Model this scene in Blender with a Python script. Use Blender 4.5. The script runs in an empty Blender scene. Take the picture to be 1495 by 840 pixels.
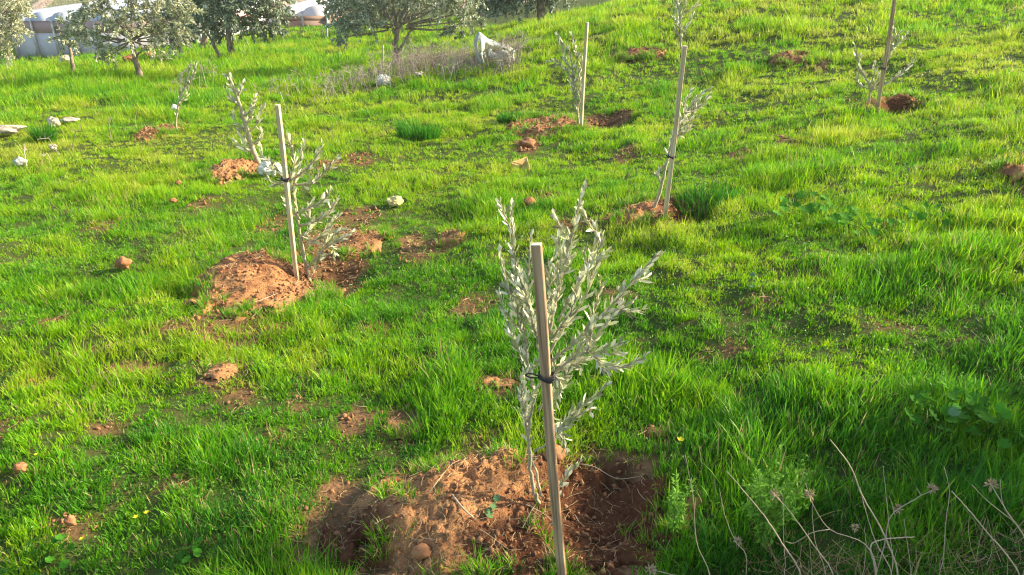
import bpy, bmesh, math, random
import numpy as np
from mathutils import Vector, noise as mnoise
random.seed(7)
R = np.random.default_rng(11)
SC = bpy.context.scene
COL = SC.collection

# ------------------------------------------------------------------ camera
CAM_Z = 1.75
PITCH = 25.0
FPX, PW, PH = 1080.0, 1495.0, 840.0
cam_d = bpy.data.cameras.new('camera')
cam = bpy.data.objects.new('camera', cam_d)
COL.objects.link(cam)
cam.location = (0, 0, CAM_Z)
cam.rotation_euler = (math.radians(90 - PITCH), 0, 0)
cam_d.sensor_width = 36.0
cam_d.lens = FPX / PW * 36.0
cam_d.clip_start = 0.05
cam_d.clip_end = 2000
SC.camera = cam
# ------------------------------------------------------------------ sky, sun, exposure
SUN_EL, SUN_AZ = math.radians(25), math.radians(80)      # azimuth clockwise from +Y (the view direction)
w = bpy.data.worlds.new('World'); SC.world = w; w.use_nodes = True
nt = w.node_tree
sky = nt.nodes.new('ShaderNodeTexSky'); sky.sky_type = 'NISHITA'; sky.sun_disc = False
sky.sun_elevation = SUN_EL; sky.sun_rotation = SUN_AZ; sky.air_density = 1.0; sky.dust_density = 1.5; sky.ozone_density = 1.0
nt.links.new(sky.outputs['Color'], nt.nodes['Background'].inputs['Color'])
nt.nodes['Background'].inputs['Strength'].default_value = 0.135
sd = bpy.data.lights.new('sun', 'SUN'); sd.energy = 4.8; sd.angle = math.radians(0.6); sd.color = (1.0, 0.86, 0.62)
sun = bpy.data.objects.new('sun', sd); COL.objects.link(sun)
sv = Vector((math.sin(SUN_AZ) * math.cos(SUN_EL), math.cos(SUN_AZ) * math.cos(SUN_EL), math.sin(SUN_EL)))
sun.rotation_euler = sv.to_track_quat('Z', 'Y').to_euler()
sun.location = (30, 5, 20)
SC.view_settings.view_transform = 'Standard'; SC.view_settings.look = 'None'
SC.view_settings.gamma = 1.0; SC.view_settings.use_curve_mapping = False
SC.view_settings.exposure = 1.3
SC.cycles.use_denoising = True; SC.cycles.filter_width = 1.15; SC.cycles.volume_bounces = 0
SC.cycles.max_bounces = 5; SC.cycles.diffuse_bounces = 3; SC.cycles.transmission_bounces = 4
SC.cycles.transparent_max_bounces = 4; SC.cycles.caustics_reflective = False; SC.cycles.caustics_refractive = False

# ------------------------------------------------------------------ helpers: noise, terrain, picture rays
def _h(ix, iy, s):
    n = (ix.astype(np.int64) * 374761393 + iy.astype(np.int64) * 668265263 + s * 1442695041) & 0x7fffffff
    n = ((n ^ (n >> 13)) * 1274126177) & 0x7fffffff
    return ((n ^ (n >> 16)) & 0xffff) / 65535.0
def vnoise(x, y, s=0):
    x = np.asarray(x, float); y = np.asarray(y, float)
    ix = np.floor(x); iy = np.floor(y); fx = x - ix; fy = y - iy
    fx = fx * fx * (3 - 2 * fx); fy = fy * fy * (3 - 2 * fy)
    a = _h(ix, iy, s); b = _h(ix + 1, iy, s); c = _h(ix, iy + 1, s); d = _h(ix + 1, iy + 1, s)
    return (a + (b - a) * fx) * (1 - fy) + (c + (d - c) * fx) * fy
def fbm(x, y, s=0, o=4):
    t = 0; a = 0.5; f = 1.0; n = 0
    for k in range(o):
        t = t + a * vnoise(x * f + 13.7 * k, y * f - 7.1 * k, s + k); n += a; a *= 0.5; f *= 2.03
    return t / n
CP, SP = math.cos(math.radians(PITCH)), math.sin(math.radians(PITCH))
def ray(px, py):
    u = (px - PW / 2) / FPX; v = (PH / 2 - py) / FPX
    return np.array([u, CP + v * SP, -SP + v * CP])
def pix(px, py, Y):
    d = ray(px, py); t = Y / d[1]
    return np.array([d[0] * t, Y, CAM_Z + d[2] * t])
ANCH = [(820, 850, 1.66), (435, 418, 4.1), (970, 320, 4.6), (848, 192, 8.0), (1280, 165, 6.8), (580, 100, 14), (205, 118, 14),
        (335, 84, 19), (100, 108, 15.5), (790, 32, 22), (80, 80, 32), (1000, 85, 11), (1150, 88, 10), (257, 195, 8.6),
        (370, 238, 7.0), (1495, 560, 2.35), (1100, 0, 14), (1450, 0, 12), (440, 44, 32), (0, 840, 1.75), (1400, 840, 1.52), (0, 500, 3.2), (820, 55, 13.5), (900, 22, 14.5), (730, 52, 19)]
_A = np.array([pix(*a) for a in ANCH])
_E = np.array([(-60, 60, -2.6), (0, 60, -2.0), (60, 60, 2.6), (-25, 5, -2.2), (25, 5, 2.3), (0, -4, 0.0), (-8, -4, -.8), (8, -4, .85), (30, 25, 2.6), (14, 25, 1.3)], float)
_P = np.vstack([_A, _E])
def _warp(x, y):
    r = np.sqrt(x * x + y * y) + 1e-6; k = np.log1p(r / 4.0) * 4.0 / r
    return x * k, y * k
_wx, _wy = _warp(_P[:, 0], _P[:, 1])
def _tps(r2): return np.where(r2 > 1e-9, 0.5 * r2 * np.log(np.maximum(r2, 1e-9)), 0)
def _solve():
    n = len(_P); K = _tps((_wx[:, None] - _wx) ** 2 + (_wy[:, None] - _wy) ** 2) + np.eye(n) * 0.03
    Q = np.c_[np.ones(n), _wx, _wy]; M = np.zeros((n + 3, n + 3)); M[:n, :n] = K; M[:n, n:] = Q; M[n:, :n] = Q.T
    return np.linalg.solve(M, np.r_[_P[:, 2], 0, 0, 0])
_S = _solve()
PITS = []      # (x, y, rx, ry, depth)
def H(x, y):
    x = np.asarray(x, float); y = np.asarray(y, float); sh = x.shape
    xf = np.clip(x.ravel(), -70, 70); yf = np.clip(y.ravel(), -5, 70)
    u, v = _warp(xf, yf); z = _S[-3] + _S[-2] * u + _S[-1] * v
    for i in range(len(_P)): z = z + _S[i] * _tps((u - _wx[i]) ** 2 + (v - _wy[i]) ** 2)
    z = z + (fbm(xf * 1.7, yf * 1.7, 3, 3) - .5) * 0.11 + (fbm(xf * 5, yf * 5, 5, 2) - .5) * 0.06
    for (cx, cy, rx, ry, dp) in PITS:
        d = ((xf - cx) / rx) ** 2 + ((yf - cy) / ry) ** 2
        z = z - dp * np.exp(-(d ** 1.7))
    return z.reshape(sh)
def at(px, py):
    d = ray(px, py); t = np.linspace(0.6, 70, 9000) ** 1.0
    t = np.geomspace(0.8, 90, 6000)
    z = CAM_Z + d[2] * t; g = H(d[0] * t, d[1] * t); k = np.argmax(z < g)
    if k == 0: k = len(t) - 1
    a = (z[k - 1] - g[k - 1]); b = (g[k] - z[k]); tt = t[k - 1] + (t[k] - t[k - 1]) * a / (a + b + 1e-9)
    x, y = d[0] * tt, d[1] * tt
    return np.array([x, y, float(H(np.array([x]), np.array([y]))[0])])
def ell(px, py, rpx, rpy):
    c = at(px, py); e = at(px + rpx, py); a = at(px, py - rpy); b = at(px, py + rpy)
    return c[0], c[1], abs(e[0] - c[0]), max(abs(a[1] - b[1]) / 2, .03)

# pits on the sunny side of the planting holes
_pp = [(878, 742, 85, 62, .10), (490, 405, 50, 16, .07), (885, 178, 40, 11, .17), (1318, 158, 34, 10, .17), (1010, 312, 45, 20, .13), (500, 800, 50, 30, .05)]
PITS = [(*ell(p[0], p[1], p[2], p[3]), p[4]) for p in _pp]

# ------------------------------------------------------------------ helpers: meshes and objects
SHADE_SPOTS = [(*ell(p[0], p[1], p[2], p[3]), 0) for p in [(885, 722, 95, 66), (830, 822, 110, 30), (465, 405, 50, 16)]]  # soil spots painted dark to stand for shade in and near the pits
class Acc:
    def __init__(s): s.v = []; s.q = []; s.t = []; s.n = 0; s.at = {}
    def add(s, V, Q=None, T=None, **att):
        V = np.asarray(V, float).reshape(-1, 3)
        if Q is not None and len(Q): s.q.append(np.asarray(Q, np.int64) + s.n)
        if T is not None and len(T): s.t.append(np.asarray(T, np.int64) + s.n)
        for k, a in att.items(): s.at.setdefault(k, []).append(np.broadcast_to(np.asarray(a, float), (len(V),)))
        s.v.append(V); s.n += len(V)
    def build(s, name, mat, parent=None, smooth=False, origin=(0, 0, 0)):
        V = np.concatenate(s.v) - np.asarray(origin, float)
        q = np.concatenate(s.q) if s.q else np.zeros((0, 4), np.int64); t = np.concatenate(s.t) if s.t else np.zeros((0, 3), np.int64)
        me = bpy.data.meshes.new(name); me.vertices.add(len(V)); me.vertices.foreach_set('co', V.astype(np.float32).ravel())
        me.loops.add(q.size + t.size); me.loops.foreach_set('vertex_index', np.r_[q.ravel(), t.ravel()].astype(np.int32))
        nf = len(q) + len(t); me.polygons.add(nf)
        ls = np.r_[np.arange(len(q)) * 4, q.size + np.arange(len(t)) * 3].astype(np.int32)
        me.polygons.foreach_set('loop_start', ls)
        try: me.polygons.foreach_set('loop_total', np.r_[np.full(len(q), 4), np.full(len(t), 3)].astype(np.int32))
        except Exception: pass
        if smooth: me.polygons.foreach_set('use_smooth', np.ones(nf, bool))
        for k, a in s.at.items():
            at_ = me.attributes.new(k, 'FLOAT', 'POINT'); at_.data.foreach_set('value', np.concatenate(a).astype(np.float32))
        me.update(calc_edges=True)
        if mat is not None: me.materials.append(mat)
        o = bpy.data.objects.new(name, me); COL.objects.link(o)
        if parent is not None:
            o.parent = parent; o.location = np.asarray(origin) - np.asarray(parent.location)
        else: o.location = origin
        return o
def tag(o, label=None, cat=None, group=None, kind=None):
    if label: o['label'] = label
    if cat: o['category'] = cat
    if group: o['group'] = group
    if kind: o['kind'] = kind
    return o
def empty(name, loc, label, cat, group=None):
    o = bpy.data.objects.new(name, None); COL.objects.link(o); o.location = [float(c) for c in loc]; o.empty_display_size = .1
    return tag(o, label, cat, group)
def nrm(v): return v / (np.linalg.norm(v, axis=-1, keepdims=True) + 1e-12)
def smooth_path(P, n):
    P = np.asarray(P, float)
    if len(P) == 2: return P[0] + (P[1] - P[0]) * np.linspace(0, 1, n)[:, None]
    E = np.vstack([2 * P[0] - P[1], P, 2 * P[-1] - P[-2]]); out = []
    for t in np.linspace(0, len(P) - 1 - 1e-6, n):
        i = int(t); f = t - i; a, b, c, d = E[i], E[i + 1], E[i + 2], E[i + 3]
        out.append(.5 * ((2 * b) + (c - a) * f + (2 * a - 5 * b + 4 * c - d) * f * f + (3 * b - a - 3 * c + d) * f ** 3))
    return np.array(out)
def tube(acc, P, r0, r1, n=6, cap=True, wob=0.0):
    P = np.asarray(P, float); m = len(P); T = nrm(np.gradient(P, axis=0))
    ref = np.array([0.0, 1.0, 0.0]) if abs(T[:, 1]).mean() < .8 else np.array([1.0, 0, 0])
    A = nrm(np.cross(T, ref)); B = np.cross(T, A); rr = np.linspace(r0, r1, m) * (1 + wob * (R.random(m) - .5))
    an = np.arange(n) * 2 * math.pi / n
    V = P[:, None] + rr[:, None, None] * (np.cos(an)[None, :, None] * A[:, None] + np.sin(an)[None, :, None] * B[:, None])
    i = np.arange(m - 1)[:, None] * n; j = np.arange(n)[None]; k = (j + 1) % n
    Q = np.stack([i + j, i + k, i + n + k, i + n + j], -1).reshape(-1, 4)
    V = V.reshape(-1, 3); Tt = []
    if cap:
        c = len(V); V = np.vstack([V, P[0], P[-1]]); jj = np.arange(n); kk = (jj + 1) % n; l = (m - 1) * n
        Tt = np.r_[np.stack([np.full(n, c), kk, jj], -1), np.stack([np.full(n, c + 1), l + jj, l + kk], -1)]
    acc.add(V, Q, Tt)
def leaves(acc, B, D, L, W, fold=0.25, droop=0.1, simple=False, shape=(.75, 1.0)):
    """lanceolate leaves: base B, direction D, length L, width W"""
    N = len(B); D = nrm(D); ref = nrm(R.normal(size=(N, 3)) + np.array([0, 0, .3])); S = nrm(np.cross(D, ref)); Nn = np.cross(S, D)
    L = np.asarray(L)[:, None]; W = np.asarray(W)[:, None] / 2; var = R.random(N)
    dn = np.array([0, 0, -1.0])
    if simple:
        c = B + D * L * .5 + dn * L * droop * .3; t = B + D * L + dn * L * droop
        V = np.stack([B, c - S * W + Nn * W * fold, c + S * W + Nn * W * fold, t], 1).reshape(-1, 3)
        o = np.arange(N)[:, None] * 4; T = np.concatenate([o + [0, 2, 1], o + [1, 2, 3]])
        acc.add(V, None, T, var=np.repeat(var, 4)); return
    c1 = B + D * L * .35 + dn * L * droop * .12; c2 = B + D * L * .7 + dn * L * droop * .5; t = B + D * L + dn * L * droop
    a, b = shape
    V = np.stack([B, c1 - S * W * a + Nn * W * fold, c1, c1 + S * W * a + Nn * W * fold, c2 - S * W * b * .8 + Nn * W * fold, c2, c2 + S * W * b * .8 + Nn * W * fold, t], 1).reshape(-1, 3)
    o = np.arange(N)[:, None] * 8
    T = np.concatenate([o + [0, 2, 1], o + [0, 3, 2], o + [4, 5, 7], o + [5, 6, 7]]); Q = np.concatenate([o + [1, 2, 5, 4], o + [2, 3, 6, 5]])
    acc.add(V, Q, T, var=np.repeat(var, 8))

# ------------------------------------------------------------------ materials
def mat(name, col, rough=.8, spec=.3, var=None, noise=None, bump=None, transl=0.0, back=None, attr=None, hue=None):
    """noise=(scale, colour, amount[, detail]); attr=(name, ramp stops); back=colour of the reverse side"""
    m = bpy.data.materials.new(name); m.use_nodes = True; n = m.node_tree.nodes; l = m.node_tree.links
    bs = n['Principled BSDF']; out = n['Material Output']
    bs.inputs['Roughness'].default_value = rough; bs.inputs['Specular IOR Level'].default_value = spec
    rgb = n.new('ShaderNodeRGB'); rgb.outputs[0].default_value = (*col, 1); c = rgb.outputs[0]
    tc = n.new('ShaderNodeNewGeometry')
    if attr:
        a = n.new('ShaderNodeAttribute'); a.attribute_name = attr[0]; rp = n.new('ShaderNodeValToRGB')
        e = rp.color_ramp.elements
        while len(e) < len(attr[1]): e.new(.5)
        for i, (p, cc) in enumerate(attr[1]): e[i].position = p; e[i].color = (*cc, 1)
        l.new(a.outputs['Fac'], rp.inputs[0]); c = rp.outputs[0]
    if back:
        mx = n.new('ShaderNodeMixRGB'); l.new(tc.outputs['Backfacing'], mx.inputs[0]); l.new(c, mx.inputs[1]); mx.inputs[2].default_value = (*back, 1); c = mx.outputs[0]
    for ns in (noise or []):
        t = n.new('ShaderNodeTexNoise'); t.inputs['Scale'].default_value = ns[0]; t.inputs['Detail'].default_value = 6
        l.new(tc.outputs['Position'], t.inputs['Vector'])
        rp = n.new('ShaderNodeValToRGB'); rp.color_ramp.elements[0].position = .5 - ns[3] if len(ns) > 3 else .4
        rp.color_ramp.elements[1].position = .5 + (ns[3] if len(ns) > 3 else .1)
        l.new(t.outputs['Fac'], rp.inputs[0])
        mu = n.new('ShaderNodeMath'); mu.operation = 'MULTIPLY'; mu.inputs[1].default_value = ns[2]; l.new(rp.outputs[0], mu.inputs[0])
        mx = n.new('ShaderNodeMixRGB'); l.new(mu.outputs[0], mx.inputs[0]); l.new(c, mx.inputs[1]); mx.inputs[2].default_value = (*ns[1], 1); c = mx.outputs[0]
    if var:
        a = n.new('ShaderNodeAttribute'); a.attribute_name = 'var'; mr = n.new('ShaderNodeMapRange'); mr.inputs[3].default_value = 1 - var; mr.inputs[4].default_value = 1 + var
        l.new(a.outputs['Fac'], mr.inputs[0]); hs = n.new('ShaderNodeHueSaturation'); l.new(mr.outputs[0], hs.inputs['Value']); l.new(c, hs.inputs['Color']); c = hs.outputs[0]
    l.new(c, bs.inputs['Base Color'])
    if bump:
        t = n.new('ShaderNodeTexNoise'); t.inputs['Scale'].default_value = bump[0]; t.inputs['Detail'].default_value = 8; l.new(tc.outputs['Position'], t.inputs['Vector'])
        b = n.new('ShaderNodeBump'); b.inputs['Strength'].default_value = bump[1]; b.inputs['Distance'].default_value = bump[2] if len(bump) > 2 else .01
        l.new(t.outputs['Fac'], b.inputs['Height']); l.new(b.outputs[0], bs.inputs['Normal'])
    if transl:
        tr = n.new('ShaderNodeBsdfTranslucent'); l.new(c, tr.inputs['Color']); mx = n.new('ShaderNodeMixShader'); mx.inputs[0].default_value = transl
        l.new(bs.outputs[0], mx.inputs[1]); l.new(tr.outputs[0], mx.inputs[2]); l.new(mx.outputs[0], out.inputs['Surface'])
    return m
SOIL = [(6.0, (.20, .078, .034), .35, .12), (45.0, (.46, .26, .12), .12, .1), (160.0, (.12, .045, .02), .45, .1)]
M_soil = mat('red_soil', (.42, .205, .080), .95, .1, attr=('damp', [(0, (.52, .265, .11)), (.5, (.24, .105, .048)), (1, (.075, .028, .014))]), noise=SOIL, bump=(120, .9, .006))  # dark end of the ramp is pit shade put into the soil colour
M_crumb = mat('soil_crumb', (.36, .20, .10), .95, .1, noise=[(30.0, (.26, .10, .04), .8, .15)], bump=(200, .6, .004))
M_clod = mat('soil_clod', (.42, .21, .10), .95, .1, noise=[(40.0, (.34, .13, .05), .8, .15)], bump=(90, .8, .006))
M_ground = mat('ground', (.20, .10, .042), .95, .1, attr=('soil', [(0, (.055, .10, .016)), (.35, (.17, .10, .042)), (.7, (.29, .155, .075)), (1, (.085, .032, .016))]), noise=[(30.0, (.10, .07, .03), .6, .12)], bump=(60, .8, .01))  # last stop is the shade of the pits painted into the ground
M_straw = mat('straw', (.62, .47, .25), .7, .2, attr=('var', [(0, (.20, .11, .05)), (.5, (.42, .28, .13)), (1, (.62, .48, .26))]))
GR = [(0.0, (.040, .19, .022)), (.25, (.095, .32, .014)), (.5, (.19, .46, .010)), (.72, (.33, .54, .008)), (.88, (.43, .57, .012)), (.95, (.55, .45, .18)), (1.0, (.50, .36, .19))]
M_grass = mat('grass', (.1, .3, .02), .45, .25, attr=('pat', GR), transl=.5)
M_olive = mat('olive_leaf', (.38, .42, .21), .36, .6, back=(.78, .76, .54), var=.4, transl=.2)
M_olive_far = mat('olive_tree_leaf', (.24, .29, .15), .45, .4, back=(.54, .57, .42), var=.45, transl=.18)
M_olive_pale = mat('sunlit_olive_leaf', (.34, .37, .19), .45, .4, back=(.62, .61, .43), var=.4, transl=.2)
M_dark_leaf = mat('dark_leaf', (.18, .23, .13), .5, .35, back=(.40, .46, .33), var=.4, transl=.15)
M_stem = mat('young_olive_bark', (.47, .40, .26), .8, .2, noise=[(40., (.30, .26, .15), .6)])
M_bark = mat('olive_bark', (.34, .27, .19), .9, .15, noise=[(9., (.17, .13, .09), .8)], bump=(40, .8, .02))
def wood(name, a, b, s=(90, 90, 4)):
    m = bpy.data.materials.new(name); m.use_nodes = True; n = m.node_tree.nodes; l = m.node_tree.links; bs = n['Principled BSDF']
    tc = n.new('ShaderNodeTexCoord'); mp = n.new('ShaderNodeMapping'); mp.inputs['Scale'].default_value = s; l.new(tc.outputs['Object'], mp.inputs[0])
    t = n.new('ShaderNodeTexNoise'); t.inputs['Scale'].default_value = 1.0; t.inputs['Detail'].default_value = 5; l.new(mp.outputs[0], t.inputs['Vector'])
    rp = n.new('ShaderNodeValToRGB'); rp.color_ramp.elements[0].position = .36; rp.color_ramp.elements[1].position = .62
    rp.color_ramp.elements[0].color = (*a, 1); rp.color_ramp.elements[1].color = (*b, 1); l.new(t.outputs['Fac'], rp.inputs[0])
    sx = n.new('ShaderNodeSeparateXYZ'); l.new(tc.outputs['Object'], sx.inputs[0]); t2 = n.new('ShaderNodeTexNoise'); t2.inputs['Scale'].default_value = 14; t2.inputs['Detail'].default_value = 6; l.new(tc.outputs['Object'], t2.inputs['Vector'])
    ma = n.new('ShaderNodeMath'); ma.operation = 'MULTIPLY_ADD'; l.new(t2.outputs['Fac'], ma.inputs[0]); ma.inputs[1].default_value = .25; l.new(sx.outputs['Z'], ma.inputs[2])
    r2 = n.new('ShaderNodeMapRange'); r2.inputs[1].default_value = .36; r2.inputs[2].default_value = .27; r2.inputs[3].default_value = 0; r2.inputs[4].default_value = .75; l.new(ma.outputs[0], r2.inputs[0])
    mx = n.new('ShaderNodeMixRGB'); l.new(r2.outputs[0], mx.inputs[0]); l.new(rp.outputs[0], mx.inputs[1]); mx.inputs[2].default_value = (.19, .09, .045, 1)
    l.new(mx.outputs[0], bs.inputs['Base Color']); bs.inputs['Roughness'].default_value = .8
    bp = n.new('ShaderNodeBump'); bp.inputs['Strength'].default_value = .5; bp.inputs['Distance'].default_value = .002; l.new(t.outputs['Fac'], bp.inputs['Height']); l.new(bp.outputs[0], bs.inputs['Normal'])
    return m
M_wood = wood('stake_wood', (.22, .125, .06), (.56, .38, .21), s=(110, 110, 3))
M_wood_pale = wood('pale_stake_wood', (.45, .34, .18), (.72, .58, .36))
M_wood_end = mat('sawn_end', (.78, .66, .45), .8, .2, noise=[(60, (.6, .46, .28), .5)])
M_tie = mat('black_tie', (.02, .02, .022), .5, .4)
M_stone = mat('pale_stone', (.62, .52, .38), .9, .2, noise=[(14., (.34, .26, .18), .8), (60., (.72, .64, .5), .4)], bump=(50, .7, .01))
M_stone_y = mat('yellow_stone', (.72, .62, .25), .9, .2, noise=[(30., (.55, .42, .16), .7)], bump=(80, .7, .006))
M_stone_g = mat('grey_stone', (.44, .45, .40), .9, .2, noise=[(20., (.26, .27, .22), .7)], bump=(50, .7, .01))
M_bag = mat('white_plastic', (.80, .78, .66), .4, .4, noise=[(20., (.66, .64, .55), .5)], transl=.15)
M_sheet = mat('torn_plastic', (.42, .45, .40), .5, .35, noise=[(5., (.42, .42, .33), .6)], transl=.15)
M_card = mat('tan_cardboard', (.62, .43, .17), .85, .15, noise=[(16., (.45, .28, .11), .6)])
M_brush = mat('dry_brush', (.36, .28, .22), .9, .1, attr=('var', [(0, (.20, .16, .13)), (.6, (.38, .31, .25)), (1, (.62, .53, .41))]))
M_stalk = mat('dry_stalk', (.52, .42, .29), .7, .25, noise=[(40., (.42, .32, .2), .6)])
M_head = mat('dry_seed_head', (.36, .27, .13), .9, .1, noise=[(90., (.62, .48, .33), .6)])
M_weed = mat('weed_leaf', (.11, .27, .025), .5, .3, var=.3, transl=.35)
M_fern = mat('fine_weed_leaf', (.22, .44, .05), .6, .2, var=.3, transl=.35)
M_mallow = mat('mallow_leaf', (.075, .25, .018), .75, .12, var=.3, transl=.35)
M_greyleaf = mat('silvery_leaf', (.13, .25, .10), .8, .1, var=.2, transl=.2)
M_yellow = mat('yellow_petal', (.85, .75, .03), .5, .3, transl=.3)
M_gh_white = mat('greenhouse_film', (.74, .71, .72), .6, .3, noise=[(.8, (.58, .56, .58), .7), (3., (.62, .54, .48), .5, .15)])
M_gh_roof = mat('greenhouse_roof_film', (.42, .47, .55), .35, .4, noise=[(1.0, (.60, .63, .68), .6)])
M_gh_band = mat('greenhouse_vent_net', (.55, .36, .34), .8, .2, noise=[(2., (.5, .34, .3), .5)])
M_gh_brown = mat('brown_sheet', (.33, .20, .15), .8, .2, noise=[(1.5, (.48, .34, .26), .6)])
M_bank = mat('earth_bank', (.46, .33, .24), .95, .1, noise=[(.7, (.30, .25, .15), .8, .1), (3., (.62, .50, .38), .7, .1), (.9, (.14, .19, .07), .7, .06)], bump=(6, .8, .1))
M_pole = mat('grey_pole', (.42, .42, .38), .7, .3, noise=[(20., (.3, .3, .26), .5)])

# bare soil: where grass is thin or missing (px, py, rpx, rpy, strength)
BARE = [(rx) for rx in [
    (660, 745, 130, 80, 1), (640, 810, 110, 32, .95), (860, 745, 95, 78, 1), (800, 800, 120, 50, .97), (500, 800, 55, 26, .8), (720, 690, 80, 30, .9),
    (385, 425, 92, 40, 1), (470, 425, 52, 24, .7), (350, 480, 70, 22, .6), (490, 398, 42, 18, .95), (330, 540, 30, 11, .9), (195, 540, 36, 10, .85), (350, 578, 22, 14, .7),
    (340, 250, 36, 13, 1), (400, 330, 22, 16, .7), (232, 195, 32, 9, 1), (500, 350, 45, 26, .75), (600, 355, 16, 14, .7), (655, 350, 24, 12, .85), (525, 318, 25, 10, .7),
    (730, 562, 32, 10, 1), (590, 625, 36, 20, .85), (515, 612, 26, 14, .8), (500, 720, 30, 14, .95), (270, 705, 34, 10, .6), (30, 690, 20, 11, .7), (85, 770, 46, 12, .7),
    (5, 625, 14, 14, .6), (140, 512, 18, 8, .6), (80, 470, 14, 8, .6), (795, 186, 48, 12, 1), (890, 178, 38, 10, 1), (770, 212, 18, 8, .9), (915, 228, 20, 8, .6),
    (935, 82, 42, 9, 1), (1150, 86, 38, 11, 1), (1195, 96, 22, 7, .8), (1255, 152, 26, 9, .9), (1318, 158, 34, 9, 1), (940, 318, 46, 16, .9), (1005, 310, 36, 14, .8),
    (1080, 228, 22, 6, .8), (1480, 250, 22, 16, .9), (1495, 285, 20, 18, .8), (1225, 82, 20, 6, .6), (960, 634, 28, 10, .85), (1075, 505, 24, 10, .6), (1020, 522, 16, 8, .6), (1430, 500, 22, 10, .55),
    (1300, 480, 30, 9, .4), (1110, 440, 30, 8, .4), (610, 365, 24, 8, .6), (545, 345, 24, 14, .7), (1485, 590, 16, 12, .7), (523, 232, 22, 8, .6), (290, 300, 14, 10, .5), (800, 290, 20, 7, .5),
    (1145, 205, 14, 12, .5), (690, 450, 30, 12, .5), (1290, 560, 20, 8, .35), (160, 130, 0, 0, 0)]]
BARE += [(610, 838, 120, 34, .9), (770, 855, 150, 30, .85), (500, 770, 60, 26, .7), (400, 640, 26, 12, .55), (250, 480, 24, 10, .55), (60, 560, 20, 12, .5), (840, 330, 26, 8, .5), (480, 240, 20, 7, .6), (150, 330, 22, 8, .45), (560, 480, 26, 10, .5), (1180, 400, 22, 8, .4), (430, 590, 20, 10, .5), (150, 620, 24, 10, .5), (700, 640, 24, 10, .5), (900, 430, 22, 10, .45)]
BW = [(*ell(*b[:4]), b[4]) for b in BARE if b[2] > 0]
BW = [(b[0], b[1], b[2] * (1 if b[3] > .15 else 1.1), b[3] * (1 if b[3] > .15 else 1.4), b[4]) for b in BW]
def bare(x, y):
    s = np.zeros(x.shape); nz = (fbm(x * 9, y * 9, 21, 3) - .5) * 1.1
    for (cx, cy, rx, ry, st) in BW:
        d = np.sqrt(((x - cx) / rx) ** 2 + ((y - cy) / ry) ** 2) + nz
        s = np.maximum(s, st * np.clip((1.12 - d) * 3.5, 0, 1))
    return s

# ------------------------------------------------------------------ ground: one sheet to the horizon
def sinh_axis(n, lo, hi, c, A):
    a = np.arcsinh((lo - c) / A); b = np.arcsinh((hi - c) / A); return c + A * np.sinh(np.linspace(a, b, n))
gx = sinh_axis(430, -600, 600, 0, 2.2); gy = sinh_axis(470, -200, 900, 2.5, 2.2)
GX, GY = np.meshgrid(gx, gy); GZ = H(GX, GY)
far = np.clip((np.sqrt(GX ** 2 + GY ** 2) - 60) / 80, 0, 1); GZ = GZ - 0 * far
for (qx, qy, qa, qb, _d) in PITS[:1]: GZ = GZ - .03 * np.exp(-(((GX - qx) / (qa * .95)) ** 2 + ((GY - qy) / (qb * .95)) ** 2) ** 3)
n1, n2 = GX.shape; idx = np.arange(n1 * n2).reshape(n1, n2)
a = Acc(); a.add(np.stack([GX, GY, GZ], -1), np.stack([idx[:-1, :-1], idx[:-1, 1:], idx[1:, 1:], idx[1:, :-1]], -1).reshape(-1, 4))
_shd = np.zeros(GX.shape)
for (qx, qy, qa, qb, _d) in PITS + SHADE_SPOTS[:1]: _shd = np.maximum(_shd, np.clip(2.0 - ((GX - qx) / qa) ** 2 - ((GY - qy) / qb) ** 2 + (fbm(GX * 12, GY * 12, 8, 3) - .5) * 1.5, 0, 1))  # pit shade painted into the ground colour
a.at['soil'] = [(bare(GX, GY) * (.7 + .3 * _shd)).ravel()]
ground = a.build('ground', M_ground, smooth=True); tag(ground, 'rough grassy hillside of red soil', kind='structure')

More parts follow.
